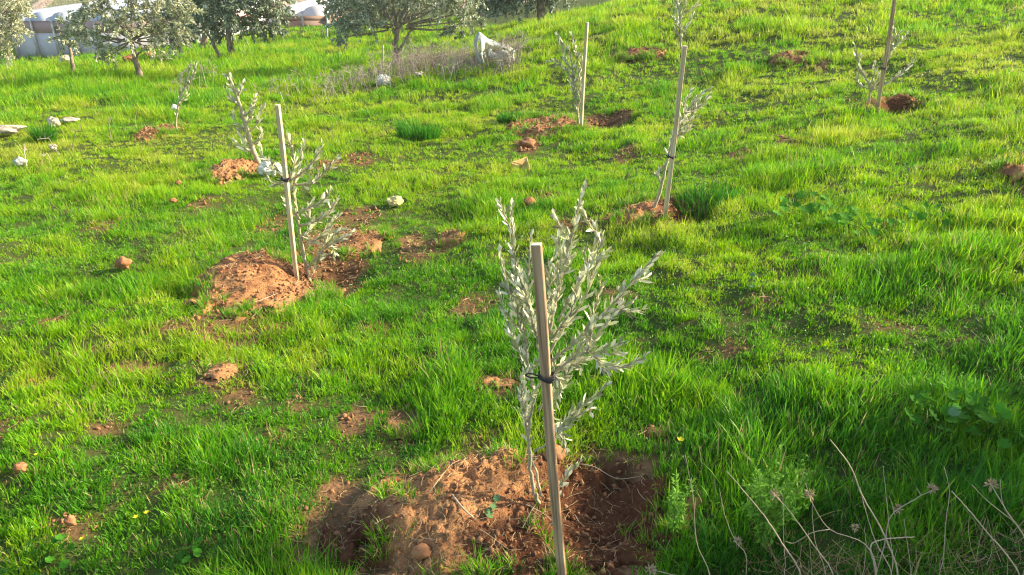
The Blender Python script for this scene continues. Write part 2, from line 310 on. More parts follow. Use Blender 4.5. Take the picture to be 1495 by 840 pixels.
# ------------------------------------------------------------------ heaps of dug soil
def heap(px, py, rpx, rpy, h, label, seed, res=.012, skew=0.0, base=0.0, parts=None):
    """base: how flat soil covers the ground; parts: (px, py, rpx, rpy, height) bumps"""
    cx, cy, rx, ry = ell(px, py, rpx, rpy)
    nx = min(260, int(rx * 2.6 / res)); ny = min(260, int(ry * 2.6 / res))
    X, Y = np.meshgrid(np.linspace(cx - rx * 1.3, cx + rx * 1.3, nx), np.linspace(cy - ry * 1.3, cy + ry * 1.3, ny))
    d = np.sqrt(((X - cx) / rx) ** 2 + ((Y - cy) / ry) ** 2) + (fbm(X * 5 / max(rx, .3), Y * 5 / max(rx, .3), seed, 3) - .5) * .7 + (fbm(X * 22, Y * 22, seed + 5, 3) - .5) * .45
    e = np.clip(1.05 - d, 0, 1); prof = np.clip(e * 1.6, 0, 1); prof = prof * prof * (3 - 2 * prof)
    z = h * prof * (.65 + .7 * fbm(X * 4, Y * 4, seed + 9, 2))
    for (qx, qy, qa, qb, hh) in (parts or []):
        ex, ey, ea, eb = ell(qx, qy, qa, qb); z = z + hh * np.exp(-(((X - ex) / ea) ** 2 + ((Y - ey) / eb) ** 2) ** 1.4)
    amp = min(1, max(h, .03) / .1)
    edge = np.clip(e * 6, 0, 1) * min(1, .35 + h * 14)
    lump = (fbm(X * 14, Y * 14, seed + 1, 3) - .45) * .10 * amp + np.abs(fbm(X * 30, Y * 30, seed + 2, 4) - .5) * .20 * amp + (fbm(X * 100, Y * 100, seed + 3, 2) - .5) * .022
    z = z + lump * edge + .012 * edge - .05 * (1 - np.clip(e * 10, 0, 1))
    Z = H(X, Y) + z
    keep = (e > 0.0); idx = np.arange(nx * ny).reshape(ny, nx)
    q = np.stack([idx[:-1, :-1], idx[:-1, 1:], idx[1:, 1:], idx[1:, :-1]], -1)
    kq = keep[:-1, :-1] & keep[:-1, 1:] & keep[1:, 1:] & keep[1:, :-1]; q = q[kq]
    V = np.stack([X, Y, Z], -1).reshape(-1, 3); us, inv = np.unique(q.ravel(), return_inverse=True)
    sh_tone = np.zeros(X.shape)
    for (qx, qy, qa, qb, _d) in PITS + SHADE_SPOTS: sh_tone = np.maximum(sh_tone, np.clip(2.3 - ((X - qx) / qa) ** 2 - ((Y - qy) / qb) ** 2 + (fbm(X * 12, Y * 12, 8, 3) - .5) * 1.2, 0, 1))  # shade in the pits painted as darker soil
    sh_tone = np.maximum(sh_tone, np.clip((fbm(X * 5, Y * 5, seed + 40, 3) - .56) * 5, 0, .45))
    a = Acc(); a.add(V[us], inv.reshape(-1, 4), damp=sh_tone.ravel()[us]); o = a.build('soil_mound', M_soil, smooth=True, origin=(cx, cy, float(H(np.array([cx]), np.array([cy]))[0])))
    tag(o, label, 'soil mound', 'heaps of dug red soil')
    TOPS.append((X[keep], Y[keep], Z[keep])); return o
TOPS = []
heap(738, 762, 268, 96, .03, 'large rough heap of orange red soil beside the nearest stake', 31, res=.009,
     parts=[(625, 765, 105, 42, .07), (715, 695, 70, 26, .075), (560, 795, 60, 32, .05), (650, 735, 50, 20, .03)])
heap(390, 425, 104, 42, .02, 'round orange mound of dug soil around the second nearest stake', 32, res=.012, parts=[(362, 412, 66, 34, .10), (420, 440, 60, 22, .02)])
heap(338, 249, 36, 12, .04, 'small orange soil mound beside the thick stemmed leaning sapling', 33)
heap(232, 195, 30, 9, .04, 'low red soil mound at the foot of the thin drooping sapling', 34)
heap(800, 188, 58, 15, .035, 'straw covered soil mound at the stake with the leafy sapling on its left', 35)
heap(935, 82, 42, 8, .045, 'soil mound below the tall grass near the far unstaked sapling', 36, res=.02)
heap(1152, 87, 44, 9, .045, 'long reddish soil heap with no plant high on the slope', 37, res=.02)
heap(1290, 156, 58, 13, .03, 'dark soil patch around the thin tall stake on the right', 38)
heap(950, 315, 55, 18, .03, 'straw littered soil patch at the foot of the leaning pale stake', 39)
heap(1485, 262, 26, 24, .04, 'red soil heap cut off by the right edge of the field view', 40)
heap(655, 350, 24, 10, .018, 'small bare soil hump in the grass right of the second mound', 41)
heap(590, 628, 32, 14, .012, 'bare crumbly soil patch in the near grass left of the nearest stake', 42)
heap(322, 541, 28, 9, .012, 'small straw strewn soil hump below the round mound', 43)
heap(730, 562, 30, 9, .01, 'bare soil spot left of the nearest stake', 44)
heap(960, 634, 26, 9, .012, 'small red soil spot right of the nearest olive sapling', 45)
heap(525, 352, 38, 18, .015, 'bare soil patch with dry tuft right of the second stake', 46)

# ------------------------------------------------------------------ grass
def grass_field():
    acc = Acc(); cam2 = 0
    bands = [(1.0, 2.6, 900, 24, True), (2.6, 4.2, 760, 22, True), (4.2, 6.5, 470, 21, False), (6.5, 10, 290, 20, False), (10, 15, 130, 20, False), (15, 24, 36, 20, False), (24, 34, 10, 18, False)]
    for (y0, y1, dens, per, near) in bands:
        W1 = .80 * y1 + 1.1
        n = int(dens * (y1 - y0) * 2 * W1)
        X = R.uniform(-W1, W1, n); Y = R.uniform(y0, y1, n); k = np.abs(X) < .80 * Y + 1.1; X = X[k]; Y = Y[k]
        if y0 >= 15: k = X < 6; X = X[k]; Y = Y[k]
        if y0 >= 24: k = X < -2; X = X[k]; Y = Y[k]
        b = bare(X, Y); thin = np.clip((.36 - fbm(X * 1.9, Y * 1.9, 51, 4)) * 5, 0, .6)
        gap = np.clip((.44 - fbm(X * 5.5, Y * 7, 161, 3)) * 6, 0, .85); k = R.random(len(X)) > np.maximum(b, (thin * .45 + gap * .25) * np.clip(1.3 - Y / 9, .25, 1)); X = X[k]; Y = Y[k]; b = b[k]; thin = thin[k]; gap = gap[k]
        n = len(X)
        thin = thin + .0; cl = fbm(X * 1.5, Y * 1.5, 61, 3); cl2 = fbm(X * 4.5, Y * 4.5, 71, 2)
        h = (.036 + .075 * np.clip((cl - .3) * 2, 0, 1) * (.25 + 1.1 * cl2) + .012) * R.uniform(.7, 1.25, n)
        h *= (1 - .5 * np.clip(b + thin * .6, 0, 1))
        ts3 = np.clip((fbm(X * 2.6, Y * 3.4, 171, 3) - .40) * 4.5, 0, 1); h *= (.62 + .72 * ts3) * (1 - .4 * gap)
        h = h * (1 + .75 * np.exp(-(((X - .95) / .8) ** 2 + ((Y - 2.05) / .5) ** 2))) * (1 - .45 * np.clip((1.65 - Y) * 3, 0, 1))
        crest = np.clip((Y - 9) / 4, 0, 1); h *= 1 + crest * 1.1
        lf = np.clip((Y - 8) / 3, 0, 1) * np.clip((-X - 2) / 3, 0, 1); h *= 1 + .3 * lf
        pat = .47 + (fbm(X * 1.1, Y * 1.3, 81, 3) - .5) * .8 + (fbm(X * 5, Y * 6, 91, 2) - .5) * .5
        pat += .20 * np.clip((Y - 2.8) / 4, 0, 1) + .05 * np.clip(X, 0, 1) - .10 * np.exp(-((Y - 1.6) / .8) ** 2)
        pat -= .06 * lf
        lf2 = np.exp(-(((X + 6.3) / 2.5) ** 2 + ((Y - 8.0) / 1.2) ** 2)); pat += .25 * lf2
        pat -= .08 * np.exp(-(((X - .95) / .9) ** 2 + ((Y - 1.9) / .7) ** 2))
        tw = h * .5 * R.uniform(.5, 1.2, n) + .01
        az0 = R.random(n) * 6.283; lean = .35 * R.random(n) ** 1.5
        m = np.maximum(3, (per * R.uniform(.6, 1.4, n)).astype(int)); I = np.repeat(np.arange(n), m); N = len(I)
        rr = np.sqrt(R.random(N)) * np.minimum(tw[I], .06 if near else .09); ra = R.random(N) * 2 * math.pi
        x = X[I] + rr * np.cos(ra); y = Y[I] + rr * np.sin(ra); z = H(x, y) - .004
        L = .72 * h[I] * R.uniform(.5, 1.4, N) * (1 + (R.random(N) > .97) * .5)
        sc = 1.0 if near else 1 + (y0 - 6) * .10
        if y0 < 2.6: L *= .95
        az = np.where(R.random(N) < .6, ra, R.random(N) * 6.283); dx = np.cos(az) * .55 + lean[I] * np.cos(az0[I]); dy = np.sin(az) * .55 + lean[I] * np.sin(az0[I])
        sp = R.uniform(.25, 1.15, N); dx *= sp; dy *= sp; hl = np.hypot(dx, dy) + 1e-6; curl = R.uniform(.1, .75, N) * np.where(R.random(N) < .15, 1.7, 1)
        wd = (.0026 + .0020 * R.random(N)) * (1 + .45 * (L > .12)) * (1.0 if near else sc * 1.15)
        if y0 > 4: wd *= 1.15
        wa = np.arctan2(dy, dx) + math.pi / 2 + R.normal(0, .5, N); sx = np.cos(wa) * wd / 2; sy = np.sin(wa) * wd / 2
        pv = pat[I] + R.normal(0, .08, n)[I] + R.normal(0, .10, N); dryp = .03 + .08 * np.clip((fbm(X * 2.1, Y * 2.1, 191, 2) - .55) * 6, 0, 1)[I] + .25 * np.clip(b + thin * .8, 0, 1)[I]
        pv = np.clip(pv, 0, .90); dm = R.random(N) < dryp; pv = np.where(dm, R.uniform(.93, 1, N), pv); L = np.where(dm, L * R.uniform(.6, 1.1, N), L)
        def P(t):
            hh = L * (t * .75 + curl * t * t * .75); vv = L * (t - curl * .42 * t * t * np.minimum(1.6, hl + .5))
            return x + dx * hh, y + dy * hh, z + np.maximum(vv, -.01)
        ts = [0, .35, .7, 1] if near else [0, .5, 1]; ws = [1, .95, .6, 0] if near else [1, .75, 0]
        rows = []
        for t, ww in zip(ts, ws):
            a_, b_, c_ = P(t)
            if ww == 0: rows.append(np.stack([a_, b_, c_], -1))
            else: rows.append(np.stack([a_ - sx * ww, b_ - sy * ww, c_], -1)); rows.append(np.stack([a_ + sx * ww, b_ + sy * ww, c_], -1))
        V = np.stack(rows, 1); nv = V.shape[1]; o = np.arange(N)[:, None] * nv
        if near: Q = np.concatenate([o + [0, 1, 3, 2], o + [2, 3, 5, 4]]); T = o + [4, 5, 6]
        else: Q = o + [0, 1, 3, 2]; T = o + [2, 3, 4]
        acc.add(V.reshape(-1, 3), Q, T, pat=np.repeat(pv, nv))
        print('band', y0, N)
    for hi, (hx, hy, hz_) in enumerate(TOPS):      # sprouts pushing through the thin rim of every heap
        if len(hx) < 20: continue
        cx, cy = hx.mean(), hy.mean(); ex = np.sqrt(((hx - cx) / (np.ptp(hx) / 2)) ** 2 + ((hy - cy) / (np.ptp(hy) / 2)) ** 2); w_ = np.clip((ex - .55) * 3, .015, 1) * np.clip((fbm(hx * 7, hy * 7, 211, 3) - .50) * 8, 0, 1) + 1e-6
        for (qx, qy, qa, qb, _d) in PITS + SHADE_SPOTS[:1]: w_ = w_ * np.where(((hx - qx) / qa) ** 2 + ((hy - qy) / qb) ** 2 < 1.3, .04, 1)
        nt = int(np.ptp(hx) * np.ptp(hy) * 300) + 4; I0 = R.choice(len(hx), nt, p=w_ / w_.sum()); I = np.repeat(I0, 15); N = len(I); th = R.random(N) * 6.283; q = .022 * np.sqrt(R.random(N))
        x = hx[I] + q * np.cos(th); y = hy[I] + q * np.sin(th); z = hz_[I] - .006; L = R.uniform(.02, .075, N) * (1 + .06 * np.clip(y - 3, 0, 8)); ln = R.uniform(.1, .8, N); wd = (.0026 + .002 * R.random(N)) * (1 + .1 * np.clip(y - 3, 0, 8)); wa = th + 1.57; sx = np.cos(wa) * wd / 2; sy = np.sin(wa) * wd / 2; rows = []
        for t, ww in ((0, 1), (.5, .8), (1, 0)):
            a_ = x + np.cos(th) * ln * L * t ** 1.5; b_ = y + np.sin(th) * ln * L * t ** 1.5; c_ = z + L * (t - .3 * ln * t * t)
            if ww: rows += [np.stack([a_ - sx * ww, b_ - sy * ww, c_], -1), np.stack([a_ + sx * ww, b_ + sy * ww, c_], -1)]
            else: rows.append(np.stack([a_, b_, c_], -1))
        V = np.stack(rows, 1); o = np.arange(N)[:, None] * 5; pv = np.clip(R.normal(.45, .16, N), 0, .9); pv = np.where(R.random(N) < .18, .97, pv); acc.add(V.reshape(-1, 3), o + [0, 1, 3, 2], o + [2, 3, 4], pat=np.repeat(pv, 5))
    o = acc.build('grass', M_grass); tag(o, 'bright green grass covering the hillside', 'grass', kind='stuff')
grass_field()

# small round and oval leaves of clover and other low weeds between the blades
def ground_cover():
    a = Acc()
    for (y0, y1, n, sz) in [(1.0, 3, 42000, .008), (3, 6, 50000, .011), (6, 11, 30000, .017)]:
        x = R.uniform(-1, 1, n) * (.8 * y1 + 1); y = R.uniform(y0, y1, n); k = (R.random(n) > bare(x, y) * .97) & (fbm(x * 2.3, y * 2.3, 131, 3) + R.normal(0, .05, n) > .44); x = x[k]; y = y[k]; n = len(x)
        z = H(x, y) + R.uniform(.01, .055, n); th = R.random(n) * 6.283; D = np.stack([np.cos(th), np.sin(th), R.uniform(-.1, .8, n)], -1)
        leaves(a, np.stack([x, y, z], -1), D, sz * R.uniform(.6, 1.6, n), sz * R.uniform(.5, .9, n), fold=.15, shape=(.9, 1.1))
    tag(a.build('ground_cover', M_weed), 'small leafy clover and weeds growing between the grass', 'ground cover', kind='stuff')
ground_cover()

# ------------------------------------------------------------------ litter: soil crumbs and straw on the bare soil
def scatter(n, seed):
    rr = np.random.default_rng(seed); X = []; Y = []
    ws = np.array([b[2] * b[3] * b[4] for b in BW]); ws[0] *= 1.5; ws[6] *= 1.5; pick = rr.choice(len(BW), n, p=ws / ws.sum())
    cx = np.array([b[0] for b in BW])[pick]; cy = np.array([b[1] for b in BW])[pick]; rx = np.array([b[2] for b in BW])[pick]; ry = np.array([b[3] for b in BW])[pick]
    an = rr.random(n) * 6.283; q = np.sqrt(rr.random(n)) * 1.1; return cx + rx * q * np.cos(an), cy + ry * q * np.sin(an)
def top_z(x, y):
    z = H(x, y)
    for (X, Y, Z) in TOPS:
        if X.size == 0: continue
        k = (x > X.min() - .01) & (x < X.max() + .01) & (y > Y.min() - .01) & (y < Y.max() + .01)
        if not k.any(): continue
        for i in np.nonzero(k)[0]:
            d = (X - x[i]) ** 2 + (Y - y[i]) ** 2; j = int(np.argmin(d))
            if d[j] < .0006: z[i] = max(z[i], Z[j])
    return z
cube = np.array([[1, 0, 0], [-1, 0, 0], [0, 1, 0], [0, -1, 0], [0, 0, 1], [0, 0, -1]], float)
octT = np.array([[0, 2, 4], [2, 1, 4], [1, 3, 4], [3, 0, 4], [2, 0, 5], [1, 2, 5], [3, 1, 5], [0, 3, 5]])
x, y = scatter(9000, 3); z = top_z(x, y); a = Acc(); N = len(x)
s = (.002 + .0085 * R.random(N) ** 4) * np.clip(1 + (y - 2) * .12, 1, 1.8)
# subdivided octahedron for lumpy crumbs
vv = list(cube); ff = []; cache = {}
def mid(i, j):
    k = (min(i, j), max(i, j))
    if k not in cache: vv.append(nrm(np.array(vv[i]) + vv[j])); cache[k] = len(vv) - 1
    return cache[k]
for (i, j, k) in octT: p, q, r_ = mid(i, j), mid(j, k), mid(k, i); ff += [[i, p, r_], [p, j, q], [r_, q, k], [p, q, r_]]
vv = np.array(vv); ff = np.array(ff)
V = vv[None] * (1 + R.normal(0, .34, (N, len(vv), 1))) * s[:, None, None] * R.uniform(.6, 1.3, (N, 1, 3)) + np.stack([x, y, z + s * .3], -1)[:, None]
a.add(V.reshape(-1, 3), None, (np.arange(N)[:, None, None] * len(vv) + ff[None]).reshape(-1, 3))
tag(a.build('soil_crumbs', M_crumb), 'loose red soil crumbs on the bare ground', 'soil crumbs', kind='stuff')
x, y = scatter(5200, 5); z = top_z(x, y); N = len(x); a = Acc(); an = R.random(N) * 6.283; L = .012 + .075 * R.random(N) ** 1.8; bend = R.normal(0, .8, N); tl = R.normal(0, .16, N)
wd = R.uniform(.0005, .0013, N) * np.clip(1 + (y - 2) * .15, 1, 2.2); u = np.stack([np.cos(an), np.sin(an), tl], -1); sd_ = np.stack([-np.sin(an), np.cos(an), np.zeros(N)], -1)
C = np.stack([x, y, z + .006 + np.abs(tl) * L * .5], -1); rows = []
for t in (-.5, -.15, .2, .5):
    c = C + u * (L * t)[:, None] + sd_ * (bend * L * (t * t - .1))[:, None] + np.array([0, 0, 1]) * (L * .12 * (.25 - t * t))[:, None]
    for (p, q) in ((-1, 0), (0, 1), (1, 0)): rows.append(c + sd_ * (p * wd)[:, None] + np.array([0, 0, 1.]) * (q * wd)[:, None])
V = np.stack(rows, 1); o = np.arange(N)[:, None] * 12; Q = []
for k in range(3):
    for j in range(3): Q.append(o + [k * 3 + j, k * 3 + (j + 1) % 3, k * 3 + 3 + (j + 1) % 3, k * 3 + 3 + j])
a.add(V.reshape(-1, 3), np.concatenate(Q), None, var=np.repeat(R.random(N), 12))
tag(a.build('straw_litter', M_straw), 'dry straw and grass roots strewn over the dug soil', 'straw', kind='stuff')

# ------------------------------------------------------------------ wooden stakes
STK_MAT = {}
def stake(base_px, top_px, Y, wd, label, m, rot=.4, Ytop=None, taper=1.0):
    b = at(*base_px) if Y is None else pix(*base_px, Y)
    if Y is None: Y = b[1]
    t = pix(*top_px, Ytop if Ytop else Y + .02); ax = nrm((t - b)[None])[0]
    b = b - ax * .12
    e = empty('wooden_stake', b, label, 'stake', 'wooden stakes beside the saplings')
    q = Vector(ax).to_track_quat('Z', 'Y'); Lh = float(np.linalg.norm(t - b))
    bm = bmesh.new(); bmesh.ops.create_cube(bm, size=1.0)
    for v in bm.verts:
        k = 1.0 if v.co.z < 0 else taper
        v.co.x *= wd * k; v.co.y *= wd * .8 * k; v.co.z = (v.co.z + .5) * Lh
    bmesh.ops.bevel(bm, geom=[g for g in bm.edges], offset=wd * .07, segments=1, affect='EDGES')
    bmesh.ops.subdivide_edges(bm, edges=[g for g in bm.edges if abs(g.verts[0].co.z - g.verts[1].co.z) > Lh * .5], cuts=14)
    ph = random.random() * 9
    for v in bm.verts:
        s_ = v.co.z / Lh; v.co.x += wd * .35 * math.sin(s_ * 4 + ph) * s_ * (1 - s_) * 2; v.co.y += .25 * wd * math.sin(s_ * 5 + ph * 2) * s_ * (1 - s_)
    me = bpy.data.meshes.new('shaft'); bm.to_mesh(me); bm.free(); me.materials.append(m); me.materials.append(M_wood_end)
    for p in me.polygons:
        if p.center.z > Lh * .995: p.material_index = 1
    o = bpy.data.objects.new('shaft', me); COL.objects.link(o); o.parent = e
    e.rotation_mode = 'QUATERNION'; e.rotation_quaternion = q @ Vector((0, 0, 1)).rotation_difference(Vector((0, 0, 1)))
    import mathutils
    e.rotation_quaternion = q @ mathutils.Quaternion((0, 0, 1), rot)
    return b, t
s1 = stake((822, 852), (783, 356), 1.66, .0258, 'nearest brown wooden stake with a pale sawn top and black tie', M_wood, rot=1.75, Ytop=1.70)
s2 = stake((435, 418), (405, 153), None, .030, 'square wooden stake standing in the round orange soil mound', M_wood_pale, rot=2.2)
s3 = stake((970, 322), (1000, 67), None, .032, 'pale stake leaning right with a small sapling behind it', M_wood_pale, rot=2.5)
s4 = stake((848, 192), (857, 33), None, .036, 'thin upright stake with a leafy sapling close on its left', M_wood_pale, rot=2.0)
s5 = stake((1280, 166), (1308, -14), None, .028, 'tall dark stake leaning right at the far right sapling', M_wood, rot=1.9)

def tie(c, r, label, tail=True, Y=None):
    e = empty('plant_tie', c, label, 'tie', 'black ties on the stakes'); a = Acc()
    for k in range(3):
        an = np.linspace(0, 2 * math.pi, 18); P = np.stack([r * np.cos(an), r * .9 * np.sin(an), (k - 1) * r * .28 + r * .22 * np.sin(an * 2 + k)], -1) + c
        tube(a, P, r * .13, r * .13, 5)
    a.build('band', M_tie, e, smooth=True)
    if tail:
        a = Acc(); P = smooth_path([c + [-r, 0, 0], c + [-r * 1.9, -.004, r * .5], c + [-r * 2.7, 0, r * .25], c + [-r * 2.0, .004, -r * .3], c + [-r * .9, -.002, -.003]], 16); tube(a, P, r * .11, r * .1, 5)
        P = smooth_path([c + [r, 0, 0], c + [r * 1.3, -.012, -.002], c + [r * .6, -.02, .004], c + [-r * .5, -.019, -.002]], 10); tube(a, P, r * .12, r * .08, 5); a.build('loop', M_tie, e, smooth=True)
def on(s, f): return s[0] + (s[1] - s[0]) * f
f1 = (548 - 852) / (356 - 852)
def stake_at(s, py):
    best = min(np.linspace(0, 1, 400), key=lambda f: abs(proj(on(s, f))[1] - py)); return on(s, best)
def proj(p):
    x, y, z = p[0], p[1], p[2] - CAM_Z; d = y * CP - z * SP; v = y * SP + z * CP; return PW / 2 + FPX * x / d, PH / 2 - FPX * v / d
tie(stake_at(s1, 549), .021, 'black twisted tie round the nearest stake and its sapling')
tie(stake_at(s3, 229), .024, 'dark tie near the middle of the leaning pale stake')
tie(stake_at(s5, 100), .024, 'dark tie on the tall stake at the far right', tail=False)
tie(stake_at(s2, 262), .024, 'dark tie on the stake in the round mound', tail=True)

# ------------------------------------------------------------------ olive saplings
def sapling(root_px, branches, label, Y=None, leafL=.045, leafW=.010, step=.013, r0=.006, simple=False, leafmat=None, dens=1.0, ang=.55, rs=0):
    """branches: (points [(px, py, dy)], first leafy fraction, radius factor)"""
    rr = np.random.default_rng(rs + 100); root = at(*root_px) if Y is None else pix(*root_px, Y); Y = root[1]
    e = empty('olive_sapling', root, label, 'sapling', 'young olive saplings planted on the slope'); st = Acc(); lf = Acc()
    for (pts, f0, rf) in branches:
        P = np.array([pix(p[0], p[1], Y + (p[2] if len(p) > 2 else 0)) for p in pts]); n = max(8, len(P) * 6); C = smooth_path(P, n)
        C[1:-1] += rr.normal(0, .0018, (n - 2, 3)); tube(st, C, r0 * rf, r0 * rf * .35, 6)
        seg = np.r_[0, np.cumsum(np.linalg.norm(np.diff(C, axis=0), axis=1))]; Lt = seg[-1]
        if f0 >= 1: continue
        m = max(3, int(Lt * (1 - f0) / step * dens)); sl = np.linspace(f0, 1, m) * Lt
        B = np.stack([np.interp(sl, seg, C[:, k]) for k in range(3)], -1); T = nrm(np.gradient(B, axis=0)); rot0 = rr.random() * 3
        for side in (0, 1):
            ph = rot0 + np.arange(m) * (math.pi / 2) + side * math.pi + rr.normal(0, .35, m); ref = np.tile([0.02, 1, .1], (m, 1)); A = nrm(np.cross(T, ref)); Bb = np.cross(T, A)
            O = A * np.cos(ph)[:, None] + Bb * np.sin(ph)[:, None]; aa = ang + rr.normal(0, .2, m) - .25 * np.linspace(0, 1, m) ** 3
            D = T * np.cos(aa)[:, None] + O * np.sin(aa)[:, None] + np.array([0, 0, .12])
            tt = np.linspace(0, 1, m); L = leafL * rr.uniform(.65, 1.15, m) * (1 - .45 * tt ** 4) * (.75 + .25 * np.minimum(1, tt * 4)); k = rr.random(m) > .10
            leaves(lf, B[k], D[k], L[k], (leafW * rr.uniform(.8, 1.2, m) * np.sqrt(L / leafL))[k], fold=.3, droop=rr.uniform(-.12, .12), simple=simple)
    st.build('stem', M_stem, e, smooth=True); lf.build('foliage', leafmat or M_olive, e)
    return e
# nearest sapling: traced from the stem outwards, with real depth for every branch
B1 = [([(806, 760, 0), (788, 738, .01), (776, 700, .0), (772, 640, -.02), (778, 590, -.04), (792, 550, -.06)], 1, 1.5),
      ([(792, 550, -.06), (800, 500, -.04), (812, 440, .0), (822, 400, .0), (836, 340, .01), (853, 270, .02)], .28, 1.0),
      ([(790, 725, 0), (775, 660, .03), (768, 600, .04), (764, 560, .05)], .45, .8),
      ([(780, 570, -.03), (768, 520, .0), (762, 460, .02), (754, 400, .03), (748, 345, .03), (747, 300, .04)], .05, .9),
      ([(768, 500, .0), (752, 450, -.03), (738, 410, -.05), (730, 368, -.06)], .05, .6),
      ([(770, 540, .0), (752, 500, .04), (738, 460, .07), (730, 428, .08)], .05, .6),
      ([(790, 520, .0), (778, 470, .07), (770, 430, .09), (772, 380, .1), (775, 345, .1)], .1, .7),
      ([(808, 460, .0), (812, 420, .05), (818, 380, .06), (815, 350, .08), (812, 362, .08)], .1, .5),
      ([(815, 470, 0), (840, 420, .05), (856, 390, .07), (872, 350, .08), (868, 330, .1)], .1, .8),
      ([(800, 520, 0), (822, 480, .02), (850, 440, .03), (866, 400, .04), (880, 345, .04)], .1, .8),
      ([(800, 530, 0), (840, 500, -.04), (880, 460, -.06), (920, 415, -.08), (962, 372, -.08)], .08, .9),
      ([(810, 535, 0), (840, 520, .04), (860, 480, .06), (874, 430, .06), (876, 408, .06)], .05, .7),
      ([(810, 545, 0), (850, 520, .06), (880, 480, .1), (905, 455, .12), (925, 440, .12)], .15, .8),
      ([(796, 560, 0), (830, 528, -.03), (858, 515, -.05), (880, 530, -.06), (912, 536, -.06), (942, 520, -.08)], .2, .9),
      ([(858, 517, -.05), (872, 515, -.06), (884, 508, -.07)], 0, .5),
      ([(786, 600, 0), (806, 570, .02), (826, 548, .03), (842, 530, .05), (846, 540, .05)], .2, .7),
      ([(780, 660, 0), (808, 640, .0), (832, 618, .01), (858, 598, .0), (862, 601, 0)], .15, .7),
      ([(805, 640, .0), (840, 600, .02), (866, 580, .02), (886, 563, .02)], .1, .5),
      ([(800, 745, 0), (815, 715, .0), (832, 690, .0), (848, 673, .0)], .2, .7),
      ([(772, 640, 0), (764, 600, -.03), (762, 570, -.04), (768, 540, -.05)], .1, .5),
      ([(795, 540, 0), (818, 560, -.04), (806, 600, -.03), (800, 615, 0)], .2, .5),
      ([(800, 500, 0), (830, 460, -.07), (842, 430, -.1), (848, 400, -.12)], .05, .6),
      ([(785, 500, .0), (775, 455, -.07), (764, 420, -.1), (758, 395, -.1)], .05, .6),
      ([(800, 500, .03), (798, 450, .08), (800, 410, .1), (802, 385, .1)], .1, .5),
      ([(790, 560, 0), (800, 600, .02), (822, 640, .04), (826, 660, .05)], .3, .4)]
_rb = random.Random(5); _ex = []
for (pts, f0, rf) in B1:
    if f0 > .45 or pts[-1][1] > 555 or pts[-1][0] < 740: continue
    for k in range(2):
        i = _rb.randrange(max(1, len(pts) // 3), len(pts)) - 1; f = _rb.random(); a_, b_ = pts[i], pts[i + 1]; p0 = [a_[j] + (b_[j] - a_[j]) * f for j in range(3)]
        ux, uy = b_[0] - a_[0], b_[1] - a_[1]; l_ = math.hypot(ux, uy) + 1e-6; an = _rb.choice([-1, 1]) * _rb.uniform(.4, .95); Ls = _rb.uniform(20, 46); vx = (ux * math.cos(an) - uy * math.sin(an)) / l_; vy = (ux * math.sin(an) + uy * math.cos(an)) / l_; dz = _rb.uniform(-.07, .07)
        _ex.append(([tuple(p0), (p0[0] + vx * Ls * .5, p0[1] + vy * Ls * .5 - 2, p0[2] + dz * .5), (p0[0] + vx * Ls, p0[1] + vy * Ls - 9, p0[2] + dz)], .05, rf * .5))
sapling((806, 760), B1 + _ex, 'large bushy silver leaved olive sapling nearest the camera', leafL=.045, leafW=.0128, step=.0112, ang=.52, rs=1)
B2 = [([(452, 412), (447, 390), (440, 350), (432, 300), (425, 260)], .75, 1.3), ([(446, 395), (462, 378), (480, 355), (492, 340), (508, 335)], .35, 1.0),
      ([(425, 262), (430, 235), (422, 205), (421, 198)], 0, .7), ([(425, 262), (405, 245, .05), (385, 230, .06), (380, 215, .06)], .1, .7), ([(428, 262), (450, 245, -.05), (462, 230, -.05), (470, 210, -.06)], .1, .8),
      ([(430, 270), (455, 268), (478, 248), (494, 230)], .1, .9), ([(430, 270), (438, 240, .1), (440, 225, .1), (444, 208, .1)], .1, .6), ([(435, 310), (460, 300), (475, 290), (485, 275)], .1, .7),
      ([(438, 330), (470, 320), (485, 305), (492, 292)], .1, .8), ([(470, 365), (480, 340, .05), (484, 325, .05), (494, 316, .05)], 0, .7), ([(475, 362), (492, 352, -.05), (505, 345, -.05), (515, 338)], 0, .6),
      ([(440, 350), (455, 330, .08), (450, 310, .08), (458, 292, .08)], .1, .6), ([(438, 320), (425, 305, -.05), (415, 292, -.05)], .1, .5), ([(425, 262), (410, 268, -.06), (398, 268, -.07), (390, 258, -.08)], .1, .6),
      ([(452, 408), (458, 395), (466, 380), (470, 372)], .3, .4), ([(478, 355), (486, 362), (488, 374)], .2, .4), ([(430, 280), (415, 262, .04), (400, 245, .02), (398, 240)], .1, .5), ([(440, 345), (456, 352), (470, 345), (478, 332)], .1, .6)]
sapling((452, 412), B2, 'open branched olive sapling leaning right of the stake in the round mound', leafL=.064, leafW=.021, step=.016, r0=.010, rs=2)
B2b = [([(381, 243), (372, 225), (362, 195), (352, 160), (342, 130), (335, 112)], .95, 2.6), ([(372, 225), (352, 215), (340, 205)], .2, .6), ([(366, 205), (356, 180, .03), (352, 165)], .1, .6),
       ([(362, 195), (376, 180), (380, 165), (386, 155)], .3, .6), ([(355, 170), (368, 160), (372, 140)], .1, .7), ([(350, 155), (338, 145), (330, 132)], .1, .7), ([(346, 145), (352, 130), (355, 122)], .1, .6),
       ([(345, 140), (338, 125), (333, 115)], .1, .6), ([(368, 212), (382, 200), (378, 190)], .2, .6), ([(360, 190), (345, 180), (340, 165)], .1, .6), ([(372, 226), (354, 200), (348, 190)], .1, .6), ([(358, 182), (368, 172), (366, 158)], 0, .6)]
sapling((381, 243), B2b, 'thick stemmed pale olive sapling leaning left beside a white bag', leafL=.080, leafW=.032, step=.020, r0=.011, rs=3)
